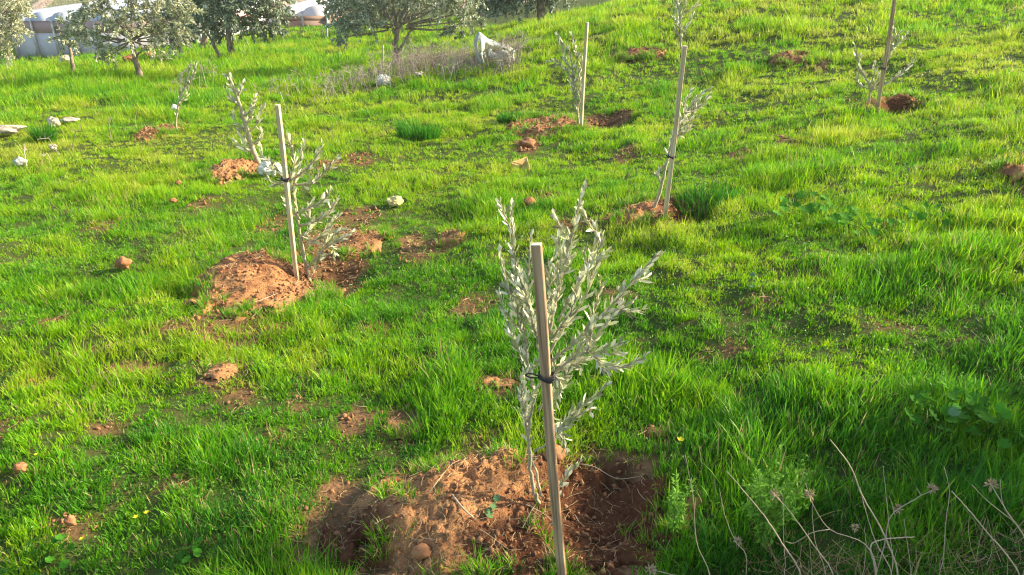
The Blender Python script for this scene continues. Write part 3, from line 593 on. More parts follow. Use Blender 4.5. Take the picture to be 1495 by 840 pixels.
B6 = [([(258, 196), (257, 175), (262, 148), (272, 118), (279, 92)], .25, 1.3), ([(262, 150), (268, 130), (282, 110), (283, 96)], .1, .7), ([(263, 145), (262, 130), (266, 112), (275, 98)], .1, .7), ([(266, 135), (278, 120), (284, 108), (288, 92)], .1, .6), ([(261, 155), (272, 140), (276, 125)], .1, .6)]
sapling((258, 196), B6, 'thin olive sapling with drooping tip standing alone on the left', leafL=.07, leafW=.024, step=.026, r0=.011, rs=4)
B4 = [([(845, 190), (843, 160), (840, 130), (836, 100), (830, 75), (812, 50)], .12, 1.3), ([(840, 130), (832, 110), (815, 92), (800, 90)], .4, .8), ([(838, 110), (843, 90), (838, 65), (834, 50)], .1, .8),
      ([(838, 105), (826, 90), (822, 75), (815, 55)], .1, .8), ([(840, 120), (848, 100), (850, 90), (848, 80)], .1, .8), ([(842, 150), (836, 130), (834, 115), (838, 98)], .1, .8), ([(843, 160), (848, 140), (846, 120)], .1, .8), ([(840, 125), (830, 112), (828, 100)], 0, .6), ([(841, 140), (848, 128), (845, 105)], 0, .6)]
sapling((845, 190), B4, 'dense upright olive sapling touching the left side of a thin stake', leafL=.07, leafW=.024, step=.020, r0=.011, rs=5)
B3 = [([(951, 311), (962, 285), (968, 262), (974, 235), (982, 205), (992, 180)], .8, 1.4), ([(982, 205, .05), (1000, 190, .08), (1012, 165, .1), (1022, 148, .1)], .1, .8), ([(990, 185, .05), (1005, 160, .08), (1020, 140, .1), (1038, 128, .1)], .1, .8),
      ([(985, 200, .05), (1002, 182, .05), (1018, 172, .05)], .1, .7), ([(988, 195, .05), (998, 170, .05), (1000, 150, .05), (1010, 132, .05)], .1, .8), ([(985, 200, .05), (998, 196, .05), (1008, 185, .05)], 0, .6), ([(974, 235, .03), (978, 215, .03), (984, 190, .03)], .1, .6),
      ([(966, 270), (960, 255), (972, 240)], .1, .5), ([(992, 180, .05), (1008, 172, .1), (1014, 150, .1)], 0, .6), ([(1000, 165, .05), (1020, 158, .1), (1036, 138, .1)], .2, .6)]
sapling((951, 311), B3, 'small olive sapling half hidden behind the leaning pale stake', leafL=.06, leafW=.019, step=.019, r0=.010, rs=6)
B5 = [([(1268, 156), (1270, 130), (1264, 115), (1254, 95), (1247, 65)], .3, 1.2), ([(1270, 132), (1284, 128), (1305, 115), (1322, 102), (1333, 90)], .35, 1.0), ([(1272, 130), (1285, 110, .05), (1298, 80, .1), (1303, 60, .1), (1318, 45, .1)], .3, 1.0),
      ([(1298, 80, .1), (1310, 62, .1), (1305, 40, .1)], 0, .7), ([(1300, 70, .1), (1318, 58, .1), (1325, 48, .1)], 0, .7), ([(1270, 125), (1276, 110), (1277, 92)], .1, .8), ([(1262, 112), (1254, 100), (1256, 80)], 0, .7), ([(1268, 130), (1256, 125), (1248, 108)], .1, .6),
      ([(1304, 60, .1), (1300, 45, .1), (1306, 32, .1)], 0, .7), ([(1269, 140), (1280, 120), (1284, 108)], .1, .6)]
sapling((1268, 156), B5, 'spreading sparse olive sapling with three arms at the tall dark stake', leafL=.06, leafW=.021, step=.020, r0=.010, rs=7)
B7 = [([(994, 72), (994, 50), (992, 20), (995, -15)], .1, 1.3), ([(994, 45), (985, 30), (984, 10)], .1, .8), ([(994, 50), (1006, 35), (1012, 20)], .1, .8), ([(993, 30), (1000, 10), (1003, -10)], .1, .8), ([(994, 55), (986, 45), (988, 30)], .1, .8), ([(1000, 20), (1016, 8), (1020, -5)], .2, .8), ([(992, 20), (988, 5), (990, -12)], .1, .8)]
sapling((994, 78), B7, 'grey unstaked sapling at the top of the slope behind tall grass', leafL=.09, leafW=.032, step=.030, r0=.012, rs=8)

# ------------------------------------------------------------------ trees
def tree(label, trunk, limbs, blobs, Y=None, base=None, mat_leaf=None, r=.055, leafL=.075, leafW=.026, tw=46, per=34, seed=0, name='olive_tree', cat='olive tree', dy=0):
    """trunk/limbs: (px, py, dy) points; blobs: (px, py, radius metres, dy)"""
    rr = np.random.default_rng(seed); root = at(*base) if Y is None else np.array(pix(*base, Y)); Y = root[1]
    if dy == 'ground': pass
    e = empty(name, root, label, cat, 'trees beyond the saplings'); b = Acc(); lf = Acc(); g = lambda p: pix(p[0], p[1], Y + (p[2] if len(p) > 2 else 0))
    P = np.array([root - [0, 0, .1]] + [g(p) for p in trunk]); C = smooth_path(P, 16); C[1:] += rr.normal(0, r * .12, (15, 3)); tube(b, C, r * 1.25, r * .75, 9, wob=.2)
    for (pts, rf) in limbs:
        C = smooth_path(np.array([g(p) for p in pts]), 14); C[2:] += rr.normal(0, r * .15, (12, 3)); tube(b, C, r * rf, r * rf * .35, 7, wob=.15)
    b.build('trunk', M_bark, e, smooth=True)
    tws = Acc()
    hub = g(trunk[-1])
    for (px, py, rad, d) in blobs:
        c = pix(px, py, Y + d)
        C = smooth_path(np.array([hub + (c - hub) * .15, (hub + c) / 2 + rr.normal(0, .06, 3), c]), 8); tube(tws, C, .018, .008, 5)
        n = int(tw * 1.0 * (rad / .5) ** 1.7); D = nrm(rr.normal(size=(n, 3)) + np.array([0, 0, .15])); S0 = c + D * rad * rr.uniform(.05, .5, (n, 1)); Lg = rad * rr.uniform(.35, .9, n)
        sag = rr.uniform(-.05, .45, n)
        for i in range(n):
            t = np.linspace(0, 1, 5)[:, None]; Q = S0[i] + D[i] * Lg[i] * t + np.array([0, 0, -1]) * sag[i] * Lg[i] * t * t
            if i % 3 == 0: tube(tws, Q, .005, .002, 3, cap=False)
            m = int(per * Lg[i] / (rad * .6)); u = rr.random((m, 1)) ** .8; Bp = S0[i] + D[i] * Lg[i] * u + np.array([0, 0, -1]) * sag[i] * Lg[i] * u * u + rr.normal(0, .012, (m, 3))
            Dl = D[i] + rr.normal(0, .6, (m, 3)) + np.array([0, 0, -.1]); leaves(lf, Bp, Dl, leafL * rr.uniform(.6, 1.2, m), leafW * rr.uniform(.7, 1.2, m), simple=True)
    tws.build('twigs', M_bark, e); lf.build('crown', mat_leaf or M_olive_far, e)
    return e
tree('broad silvery olive tree with a forked trunk in the middle distance', [(579, 85, 0), (578, 60, 0), (580, 42, 0)],
     [([(577, 50), (572, 38), (570, 28), (560, 8)], .6), ([(580, 44), (585, 25), (592, 12), (600, 2)], .6), ([(582, 80), (590, 60), (608, 36), (625, 30), (640, 26, .2)], .55), ([(580, 45), (594, 28), (606, 22), (620, 18)], .45), ([(580, 42), (578, 25), (590, 5)], .5), ([(622, 30), (640, 30), (660, 22, .2)], .3)],
     [(510, 25, .36, 0), (495, 55, .16, -.1), (500, 40, .26, .1), (530, 5, .42, .2), (535, 35, .30, -.3), (555, 15, .34, .4), (570, -25, .5, 0), (600, -20, .5, -.3), (610, 5, .30, .3), (640, 0, .38, -.1), (665, 20, .30, 0), (680, 5, .34, .2), (690, 30, .20, 0), (655, 45, .15, .1),
      (640, -40, .5, .2), (520, -30, .5, .1), (480, 0, .30, -.2), (690, -20, .4, -.2), (560, -60, .6, .3), (620, -65, .5, -.1), (668, 38, .2, .1)], base=(580, 96), mat_leaf=M_olive_far, seed=1, tw=40)
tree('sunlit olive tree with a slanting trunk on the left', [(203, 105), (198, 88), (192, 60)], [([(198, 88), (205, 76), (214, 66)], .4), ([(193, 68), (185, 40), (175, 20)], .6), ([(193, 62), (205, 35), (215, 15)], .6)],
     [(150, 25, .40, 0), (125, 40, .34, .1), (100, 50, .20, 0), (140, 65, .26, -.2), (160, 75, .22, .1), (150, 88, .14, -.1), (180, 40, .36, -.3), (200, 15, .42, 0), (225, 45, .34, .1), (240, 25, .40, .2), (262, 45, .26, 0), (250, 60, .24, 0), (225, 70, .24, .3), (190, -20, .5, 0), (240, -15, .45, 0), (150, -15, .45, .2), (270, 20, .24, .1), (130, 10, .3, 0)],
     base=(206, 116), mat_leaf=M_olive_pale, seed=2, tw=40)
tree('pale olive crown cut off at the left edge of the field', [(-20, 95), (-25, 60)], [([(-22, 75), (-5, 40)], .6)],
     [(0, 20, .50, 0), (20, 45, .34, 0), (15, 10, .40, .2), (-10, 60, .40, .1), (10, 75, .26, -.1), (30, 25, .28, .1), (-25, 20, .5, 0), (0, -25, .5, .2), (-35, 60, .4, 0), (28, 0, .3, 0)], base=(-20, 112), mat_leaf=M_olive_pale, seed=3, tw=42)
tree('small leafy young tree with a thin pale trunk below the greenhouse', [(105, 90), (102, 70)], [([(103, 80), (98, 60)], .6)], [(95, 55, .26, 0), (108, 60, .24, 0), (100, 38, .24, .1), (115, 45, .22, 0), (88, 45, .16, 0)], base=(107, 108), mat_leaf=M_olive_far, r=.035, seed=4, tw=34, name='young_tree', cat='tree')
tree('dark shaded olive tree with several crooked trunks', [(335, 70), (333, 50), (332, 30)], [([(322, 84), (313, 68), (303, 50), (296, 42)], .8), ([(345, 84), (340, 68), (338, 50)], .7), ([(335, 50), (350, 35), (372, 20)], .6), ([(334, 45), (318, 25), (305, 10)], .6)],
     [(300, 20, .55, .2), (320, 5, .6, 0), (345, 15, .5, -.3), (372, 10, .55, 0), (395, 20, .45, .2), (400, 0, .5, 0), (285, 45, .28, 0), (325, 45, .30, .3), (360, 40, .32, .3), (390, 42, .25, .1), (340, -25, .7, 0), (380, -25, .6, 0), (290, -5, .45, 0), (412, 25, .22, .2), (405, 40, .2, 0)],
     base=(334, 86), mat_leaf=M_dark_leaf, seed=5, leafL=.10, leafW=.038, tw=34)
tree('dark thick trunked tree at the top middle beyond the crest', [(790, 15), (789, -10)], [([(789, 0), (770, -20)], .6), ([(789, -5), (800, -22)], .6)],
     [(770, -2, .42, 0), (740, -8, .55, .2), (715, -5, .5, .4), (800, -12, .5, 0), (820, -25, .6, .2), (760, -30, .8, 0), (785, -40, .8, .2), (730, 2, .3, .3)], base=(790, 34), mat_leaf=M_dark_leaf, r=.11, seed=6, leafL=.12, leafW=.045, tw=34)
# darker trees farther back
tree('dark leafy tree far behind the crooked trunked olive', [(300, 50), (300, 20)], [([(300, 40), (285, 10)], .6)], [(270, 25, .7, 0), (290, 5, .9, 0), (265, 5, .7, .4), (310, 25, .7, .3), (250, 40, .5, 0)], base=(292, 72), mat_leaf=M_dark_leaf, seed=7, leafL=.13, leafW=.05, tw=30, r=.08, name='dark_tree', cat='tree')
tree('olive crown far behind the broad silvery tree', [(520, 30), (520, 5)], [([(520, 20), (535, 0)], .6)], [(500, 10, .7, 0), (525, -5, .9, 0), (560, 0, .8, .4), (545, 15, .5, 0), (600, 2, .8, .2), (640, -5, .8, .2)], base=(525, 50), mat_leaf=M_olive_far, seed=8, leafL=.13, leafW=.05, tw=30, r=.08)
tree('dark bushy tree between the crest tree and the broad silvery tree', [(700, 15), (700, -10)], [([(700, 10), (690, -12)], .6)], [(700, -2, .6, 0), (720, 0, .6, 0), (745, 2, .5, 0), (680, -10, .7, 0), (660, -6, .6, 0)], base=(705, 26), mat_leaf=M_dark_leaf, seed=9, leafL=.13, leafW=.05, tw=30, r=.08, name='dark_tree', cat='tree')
# tree added out of view on the right to shade the near right corner
def shade_tree():
    e = empty('olive_tree', (4.6, 1.72, float(H(np.array([4.6]), np.array([1.72]))[0])), 'leafy unseen olive tree added right of the near grass to shade it', 'olive tree', 'trees beyond the saplings')
    rr = np.random.default_rng(77); b = Acc(); lf = Acc(); c0 = np.array(e.location)
    tube(b, smooth_path([c0 - [0, 0, .1], c0 + [.03, 0, .5], c0 + [-.05, .1, 1.0]], 10), .09, .06, 9, wob=.2)
    for k in range(5): tube(b, smooth_path([c0 + [0, 0, .7], c0 + [rr.normal(0, .3), rr.normal(0, .5), 1.1 + .2 * rr.random()], c0 + [rr.normal(0, .5), rr.normal(0, .8), 1.6 + .3 * rr.random()]], 8), .04, .015, 6)
    b.build('trunk', M_bark, e, smooth=True)
    for k in range(64):
        c = c0 + [rr.uniform(-.7, .7), rr.uniform(-1.1, .85), rr.uniform(.45, 2.0)]; n = 30; D = nrm(rr.normal(size=(n, 3)))
        for i in range(n):
            m = 34; u = rr.random((m, 1)); leaves(lf, c + D[i] * (.08 + .34 * u) + rr.normal(0, .015, (m, 3)), D[i] + rr.normal(0, .6, (m, 3)), .06 * rr.uniform(.6, 1.2, m), .017 * rr.uniform(.7, 1.2, m), simple=True)
    lf.build('crown', M_olive_far, e)
shade_tree()

# ------------------------------------------------------------------ greenhouses, bank
def greenhouse(px0, px1, base_py, Y, wall_h, spans, arch, label, mats, depth=12):
    a_ = pix(px0, base_py, Y); b_ = pix(px1, base_py, Y); x0, x1 = a_[0], b_[0]; zb = min(a_[2], b_[2]) - .1
    e = empty('greenhouse', ((x0 + x1) / 2, Y, zb), label, 'greenhouse'); wv = (x1 - x0) / spans
    def bx(acc, x, y, z, X, Yy, Z):
        V = np.array([[i, j, k] for i in (x, X) for j in (y, Yy) for k in (z, Z)]); acc.add(V, [[0, 1, 3, 2], [4, 6, 7, 5], [0, 4, 5, 1], [2, 3, 7, 6], [0, 2, 6, 4], [1, 5, 7, 3]])
    a = Acc(); bx(a, x0, Y, zb, x1, Y + depth, zb + wall_h * .72); a.build('wall', mats[0], e)
    a = Acc(); bx(a, x0 - .02, Y - .02, zb + wall_h * .72, x1 + .02, Y + depth, zb + wall_h); a.build('vent_band', mats[1], e)
    for k in range(spans):
        n = 12; an = np.linspace(0, math.pi, n); xs = x0 + wv * (k + .5) - wv / 2 * .99 * np.cos(an); zs = zb + wall_h + .002 + arch * np.sin(an)
        F = np.stack([xs, np.full(n, Y - .05), zs], -1); Bk = F + [0, depth, 0]; V = np.vstack([F, Bk]); Q = [[i, i + 1, n + i + 1, n + i] for i in range(n - 1)]
        T = [[0, i + 1, i] for i in range(1, n - 1)] + [[n, n + i, n + i + 1] for i in range(1, n - 1)]
        a = Acc(); a.add(V, Q, T); a.build('roof_arch', mats[2], e, smooth=False)
    for k in range(spans + 1):
        a = Acc(); tube(a, np.array([[x0 + wv * k, Y - .07, zb], [x0 + wv * k, Y - .07, zb + wall_h]]), .05, .05, 6); a.build('post', M_pole, e)
greenhouse(30, 300, 88, 30, 1.55, 9, .32, 'long white plastic greenhouse with arched roofs behind the left trees', (M_gh_white, M_gh_band, M_gh_roof))
greenhouse(408, 480, 45, 36, .75, 2, .42, 'brown walled greenhouse with pale arched roof between the dark and the broad trees', (M_gh_brown, M_gh_brown, M_gh_white), depth=8)
# rocky earth bank behind
xs = np.linspace(-75, 12, 150); ys = np.linspace(46, 90, 60); X, Yg = np.meshgrid(xs, ys); t = np.clip((Yg - 46) / 12, 0, 1)
tt = np.clip((12 - X) / 20, 0, 1); Z = H(X, Yg) - .1 + (t * t * (3 - 2 * t)) * 4.0 * tt + (fbm(X * .8, Yg * .8, 9, 4) - .5) * 1.2 * t * tt
idx = np.arange(X.size).reshape(X.shape); a = Acc(); a.add(np.stack([X, Yg, Z], -1), np.stack([idx[:-1, :-1], idx[:-1, 1:], idx[1:, 1:], idx[1:, :-1]], -1).reshape(-1, 4))
tag(a.build('earth_bank', M_bank, smooth=True), 'stony brown earth bank behind the greenhouses', kind='structure')

# ------------------------------------------------------------------ stones, bags, litter
def lump(name, px, py, wpx, label, cat, m, seed, flat=.6, aspect=.8, rough=.42, group=None, sink=.25, sharp=False, lift=0, rz=0):
    p = at(px, py + wpx * flat * .3); p = p if isinstance(p, np.ndarray) else np.array(p)
    d = p[1] * CP - (p[2] - CAM_Z) * SP; s = wpx / 2 * d / FPX
    p[2] = top_z(np.array([p[0]]), np.array([p[1]]))[0]
    bm = bmesh.new(); bmesh.ops.create_icosphere(bm, subdivisions=4 if sharp else 3, radius=1)
    for v in bm.verts:
        q = v.co * 1.3 + Vector((seed * 3.1, seed, 0)); nz = mnoise.noise(q) + .5 * mnoise.noise(q * 2.3) + .3 * mnoise.noise(q * 5)
        if sharp: nz = (1 - 2 * abs(mnoise.noise(q * 1.6))) * .6 + (1 - 2 * abs(mnoise.noise(q * 4))) * .5 - .4
        v.co = v.co * (1 + rough * nz); v.co = v.co * (1 - .22 * max(0, abs(mnoise.noise(v.co * 3 + q)) - .1)); v.co.x *= s; v.co.y *= s * aspect; v.co.z *= s * flat
    me = bpy.data.meshes.new(name); bm.to_mesh(me); bm.free(); me.materials.append(m)
    o = bpy.data.objects.new(name, me); COL.objects.link(o); o.location = (p[0], p[1], p[2] + s * flat * (1 - sink * 2) * .8 + lift); o.rotation_euler = (0, 0, rz)
    if name == 'soil_clod':
        for f in me.polygons: f.use_smooth = True
    return tag(o, label, cat, group)
G = 'loose stones lying in the grass'
lump('stone', 578, 298, 24, 'pale yellow stone lying in the open grass', 'stone', M_stone_y, 1, .62, lift=.03, group=G)
lump('stone', 12, 196, 46, 'long flat pale rock at the left edge', 'stone', M_stone, 2, .28, .5, lift=.07, group=G, rz=.2)
lump('stone', 80, 184, 18, 'pointed pale stone on the low grassy hump', 'stone', M_stone, 3, .8, lift=.06, group=G)
lump('stone', 103, 180, 26, 'flat rounded pale stone right of the pointed one', 'stone', M_stone, 4, .3, lift=.05, group=G)
lump('stone', 31, 241, 20, 'small grey stone in the grass on the left', 'stone', M_stone_g, 5, .6, lift=.04, group=G)
lump('stone', 80, 221, 12, 'tiny whitish stone below the grassy hump', 'stone', M_stone, 6, .7, lift=.05, group=G)
lump('stone', 97, 92, 17, 'pale boulder at the foot of the small young tree', 'stone', M_stone, 7, .7, lift=.1, group=G)
lump('stone', 192, 92, 22, 'reddish rock behind the slanting trunk', 'stone', M_clod, 8, .5, lift=.1, group=G)
lump('stone', 218, 86, 14, 'small reddish rock right of the slanting trunk', 'stone', M_clod, 18, .5, lift=.1, group=G)
lump('stone', 613, 114, 14, 'small whitish stone in the dry brush', 'stone', M_stone, 9, .6, lift=.06, group=G)
lump('stone', 258, 167, 11, 'little white stone behind the thin drooping sapling', 'stone', M_bag, 19, .8, lift=.1, group=G)
G = 'soil clods in the grass'
lump('soil_clod', 617, 818, 29, 'orange rounded clod at the front edge of the large heap', 'soil clod', M_clod, 10, .75, rough=.15, lift=.02, group=G)
lump('soil_clod', 182, 389, 24, 'orange clod alone in the grass left of the round mound', 'soil clod', M_clod, 11, .7, lift=.03, group=G)
lump('soil_clod', 773, 300, 20, 'orange clod just above the nearest olive sapling', 'soil clod', M_clod, 12, .7, lift=.03, group=G)
lump('soil_clod', 770, 211, 26, 'dark brown clod left of the thin upright stake', 'soil clod', M_crumb, 13, .5, rough=.7, lift=.02, group=G)
lump('soil_clod', 33, 690, 18, 'reddish clod near the lower left edge', 'soil clod', M_clod, 14, .8, lift=.03, group=G)
lump('soil_clod', 107, 768, 17, 'upright orange clod in the straw at lower left', 'soil clod', M_clod, 15, 1.0, lift=.03, group=G)
lump('soil_clod', 254, 299, 11, 'small orange clod far left of the second stake', 'soil clod', M_clod, 16, .6, lift=.04, group=G)
lump('soil_clod', 262, 273, 9, 'tiny pale clod below the small orange mound', 'soil clod', M_clod, 17, .6, lift=.04, group=G)
lump('soil_clod', 810, 675, 34, 'orange clod behind the nearest stake and stem', 'soil clod', M_clod, 21, .6, lift=.01, group=G)
lump('plastic_bag', 394, 252, 28, 'crumpled white plastic bag at the foot of the pale leaning sapling', 'plastic bag', M_bag, 20, .7, .9, .5, sharp=True, lift=.05)
lump('plastic_bag', 560, 122, 20, 'small white plastic bag in the dry brush', 'plastic bag', M_bag, 22, .7, .9, .5, sharp=True, lift=.06)
# folded piece of tan cardboard
p = at(760, 250); e = empty('cardboard_piece', p, 'tan folded piece of cardboard lying in the grass', 'cardboard')
def panel(pts, th, name):
    a = Acc(); n = 7; c = [pix(q[0], q[1], p[1] + q[2]) for q in pts]; U, W_ = np.meshgrid(np.linspace(0, 1, n), np.linspace(0, 1, n)); U = U[..., None]; W_ = W_[..., None]
    S = (c[0] * (1 - U) + c[1] * U) * (1 - W_) + (c[3] * (1 - U) + c[2] * U) * W_; S = S + R.normal(0, .002, S.shape); T2 = S + [0, th, 0]; V = np.vstack([S.reshape(-1, 3), T2.reshape(-1, 3)])
    idx = np.arange(n * n).reshape(n, n); q = np.stack([idx[:-1, :-1], idx[:-1, 1:], idx[1:, 1:], idx[1:, :-1]], -1).reshape(-1, 4); rim = np.r_[idx[0, :], idx[1:, -1], idx[-1, ::-1][1:], idx[::-1, 0][1:]]
    r2 = np.stack([rim[:-1], rim[:-1] + n * n, rim[1:] + n * n, rim[1:]], -1); a.add(V, np.vstack([q, q[:, ::-1] + n * n, r2])); return a.build(name, M_card, e)
panel([(745, 237, 0), (762, 242, .03), (757, 254, -.01), (750, 250, 0)], .004, 'flap')
panel([(762, 242, .03), (769, 229, .02), (775, 248, 0), (757, 254, -.01)], .004, 'panel')
panel([(745, 237, 0), (769, 229, .09), (769, 232, .06), (762, 242, .03)], .004, 'flap')
# torn plastic sheet over the brush
p = at(722, 98); e = empty('plastic_sheet', p, 'torn white plastic sheet draped over dry brush beyond the field', 'plastic sheet'); a = Acc()
cols = [[(695, 52, .05), (692, 62, 0), (695, 78, -.05), (700, 92, -.1)], [(700, 46, .1), (702, 56, .02), (702, 76, -.1), (706, 95, -.12)], [(712, 56, .15), (711, 62, .05), (710, 70, .02), (711, 84, -.05)], [(722, 60, .2), (722, 68, .05), (722, 76, 0), (720, 86, -.08)], [(738, 66, .2), (738, 72, .1), (742, 80, 0), (738, 90, 0)], [(752, 74, .2), (750, 82, .1), (752, 90, .1), (748, 98, .05)]]
GC = np.array([[pix(q[0], q[1], p[1] + q[2]) for q in c] for c in cols]); F = np.array([smooth_path(c, 14) for c in GC]); F = np.array([smooth_path(F[:, k], 30) for k in range(14)])
nr, nc = F.shape[:2]; UU, VV = np.meshgrid(np.arange(nc), np.arange(nr)); F[..., 1] += .05 * (fbm(UU / 3, VV / 5, 6, 3) - .5) * 2; F[..., 2] += .03 * (fbm(UU / 4, VV / 3, 8, 2) - .5)
idx = np.arange(nr * nc).reshape(nr, nc); q = np.stack([idx[:-1, :-1], idx[:-1, 1:], idx[1:, 1:], idx[1:, :-1]], -1).reshape(-1, 4)
hole = fbm(UU / 3.5, VV / 3.5, 14, 2)[:-1, :-1].ravel(); rowi = VV[:-1, :-1].ravel(); q = q[~((hole < .50) & (rowi > 3) & (UU[:-1, :-1].ravel() > 2))]
a.add(F.reshape(-1, 3), q); o = a.build('sheet', M_sheet, e, smooth=True); md = o.modifiers.new('thickness', 'SOLIDIFY'); md.thickness = .006

# thin poles
def pole(px, base_py, top, label, r, m, name='pole'):
    b = at(px, base_py); a = Acc(); tube(a, smooth_path([b - [0, 0, .1], (b + pix(top[0], top[1], b[1])) / 2 + [.01, 0, 0], pix(top[0], top[1], b[1])], 8), r, r * .8, 6); o = a.build(name, m, None, smooth=True, origin=b); return tag(o, label, name.replace('_', ' '))
pole(558, 112, (559, 66), 'thin pale upright cane in the dry brush left of the broad tree', .014, M_stalk, 'cane')
pole(477, 58, (477, 26), 'grey post standing below the far left edge of the broad tree', .035, M_pole, 'post')

# ------------------------------------------------------------------ dry brush
def brush(px, py, wpx, h, n, label, seed):
    rr = np.random.default_rng(seed); n = int(n * .62); c = at(px, py); d = c[1] * CP - (c[2] - CAM_Z) * SP; s = wpx / 2 * d / FPX; a = Acc()
    x = c[0] + rr.normal(0, s * .75, n); h *= 1.25; y = c[1] + rr.normal(0, .6, n); z = H(x, y); an = rr.random(n) * 6.283; ln = rr.uniform(.1, .9, n); L = h * rr.uniform(.4, 1.1, n)
    dx = np.cos(an) * ln; dy_ = np.sin(an) * ln
    for i in range(n):
        P0 = np.array([x[i], y[i], z[i]]); P1 = P0 + np.array([dx[i] * .4, dy_[i] * .4, .6]) * L[i]; P2 = P0 + np.array([dx[i], dy_[i], 1 - ln[i] * .5]) * L[i]
        A2 = Acc(); tube(A2, np.array([P0, P1, P2]), .0045, .002, 3, cap=False)
        for k in range(3):
            f = rr.random(); Q0 = P1 + (P2 - P1) * f; Q1 = Q0 + np.array([rr.normal(0, .35), rr.normal(0, .35), rr.uniform(.1, .5)]) * L[i] * .4; tube(A2, np.array([Q0, Q1]), .0028, .0015, 3, cap=False)
        V = np.concatenate(A2.v); a.add(V, np.concatenate(A2.q), None, var=rr.random())
    tag(a.build('dry_bush', M_brush, None, origin=c), label, 'dry bush', 'dry brush across the field edge')
brush(500, 128, 60, .26, 150, 'low faint dry bush at the left end of the brush row', 1)
brush(545, 122, 50, .30, 170, 'dry twiggy bush around the small white bag', 2)
brush(598, 112, 56, .42, 260, 'dense grey dry bush right under the broad tree trunk', 3)
brush(632, 104, 46, .40, 220, 'pinkish dry bush between the broad tree and the plastic sheet', 4)
brush(672, 104, 56, .36, 240, 'dark dry bush left of the torn plastic sheet', 5)
brush(715, 96, 44, .34, 220, 'dry bush under the torn plastic sheet', 6)
brush(745, 92, 34, .40, 220, 'pale dry bush at the right end of the torn sheet', 7)
brush(420, 135, 50, .22, 70, 'sparse dry weeds behind the second stake', 8)
brush(95, 232, 16, .34, 12, 'thin dry stalks below the grassy hump on the left', 9)
brush(300, 128, 26, .45, 26, 'few dry stalks right of the thin drooping sapling', 10)

# ------------------------------------------------------------------ dried stalks in the near right corner
def stalk(pts, label, dy=0.0, r=.0022, head=None, side=None):
    """pts from the root up; the root is pushed down to the ground at its own depth"""
    p0 = at(*pts[0][:2]) if pts[0][1] < 838 else at(pts[0][0], 838); Y0 = p0[1] + dy - .12; r = r * .66; L = len(pts)
    P = [pix(q[0], q[1], Y0 + .05 * k / L) for k, q in enumerate(pts)]; g = float(H(np.array([P[0][0]]), np.array([P[0][1]]))[0])
    if P[0][2] > g: P = [np.array([P[0][0] + (P[0][0] - P[1][0]) * .3, P[0][1], g - .02])] + P
    e = empty('dry_stalk', P[0], label, 'dry stalk', 'dried stalks in the near right corner'); a = Acc(); C = smooth_path(np.array(P), 8 * len(P)); C[1:-1] += R.normal(0, .0004, (len(C) - 2, 3)); tube(a, C, r * 1.25, r * .55, 6)
    for sp in (side or []):
        S = [pix(q[0], q[1], Y0 + .03) for q in sp]; tube(a, smooth_path(np.array(S), 10), r * .8, r * .4, 5)
    a.build('stem', M_stalk, e, smooth=True)
    for (hx, hy, sz) in (head or []):
        c = pix(hx, hy, Y0 + .045); n = 46; sz = sz * .75; D = nrm(R.normal(size=(n, 3)) + [0, 0, .5]); h = Acc(); leaves(h, np.tile(c, (n, 1)) + D * sz * .15, D, sz * R.uniform(.5, 1.1, n), np.full(n, sz * .22), simple=True); h.build('seed_head', M_head, e)
stalk([(1036, 840), (1017, 791), (1012, 726), (1000, 664)], 'thin upright pale stalk at the left of the dried stalks', r=.0018)
stalk([(1169, 840), (1143, 795), (1110, 746), (1061, 688)], 'thick dry stalk leaning left over the green weed', r=.0030)
stalk([(1090, 815), (1074, 791), (1059, 755), (1050, 713)], 'short bent stalk with a brown head left of the green weed', r=.0016, head=[(1078, 790, .022)])
stalk([(1216, 840), (1187, 795), (1154, 748), (1125, 716)], 'leaning stalk with a fuzzy brown tip right of the green weed', r=.0024, head=[(1132, 722, .022)])
stalk([(1146, 830), (1144, 788), (1143, 720)], 'straight upright thin stalk beside the green weed', r=.0014)
stalk([(1311, 840), (1289, 777), (1260, 726), (1242, 682), (1212, 642)], 'tallest pale stalk leaning left in the middle of the corner', r=.0030)
stalk([(1302, 840), (1278, 790), (1262, 740), (1256, 712)], 'second pale stalk tight beside the tallest one', r=.0020)
stalk([(1303, 825), (1299, 780), (1294, 726), (1289, 680)], 'slender upright stalk right of the tallest pale one', r=.0014)
stalk([(1376, 820), (1380, 770), (1386, 718), (1378, 682)], 'slender curved stalk between the seed head and the right stalks', r=.0016)
stalk([(1488, 840), (1435, 770), (1412, 742), (1389, 717)], 'long diagonal stalk rising left near the right edge', r=.0026)
stalk([(1290, 800), (1300, 755), (1329, 733), (1362, 715)], 'tan stalk with two brown seed heads reaching right', r=.0022, head=[(1311, 743, .022), (1360, 714, .024)], side=[[(1306, 752), (1302, 735), (1298, 724)], [(1345, 724), (1338, 712)]])
stalk([(1280, 840), (1263, 795), (1212, 773), (1187, 737), (1176, 706)], 'crooked branching stalk crossing the corner with a brown head', r=.0020, head=[(1182, 722, .024)], side=[[(1212, 773), (1185, 778), (1160, 793), (1146, 790)]])
stalk([(1278, 840), (1271, 799), (1289, 788), (1335, 784)], 'stout hooked stalk bent flat to the right', r=.0032)
stalk([(1500, 800), (1468, 744), (1446, 706)], 'dry stalk with a grey seed head at the right edge', r=.0028, head=[(1447, 708, .026)], side=[[(1480, 764), (1464, 735), (1460, 700)], [(1475, 758), (1440, 730), (1419, 708)]])
stalk([(1205, 840), (1190, 790), (1186, 750), (1188, 712)], 'thin upright stalk crossing the crooked one', r=.0013)
stalk([(1258, 850), (1264, 800), (1262, 770)], 'short thin stalk at the foot of the tallest one', r=.0014, head=[(1248, 770, .018)])
stalk([(1330, 845), (1324, 790), (1320, 758)], 'short upright stalk below the seed head', r=.0013)
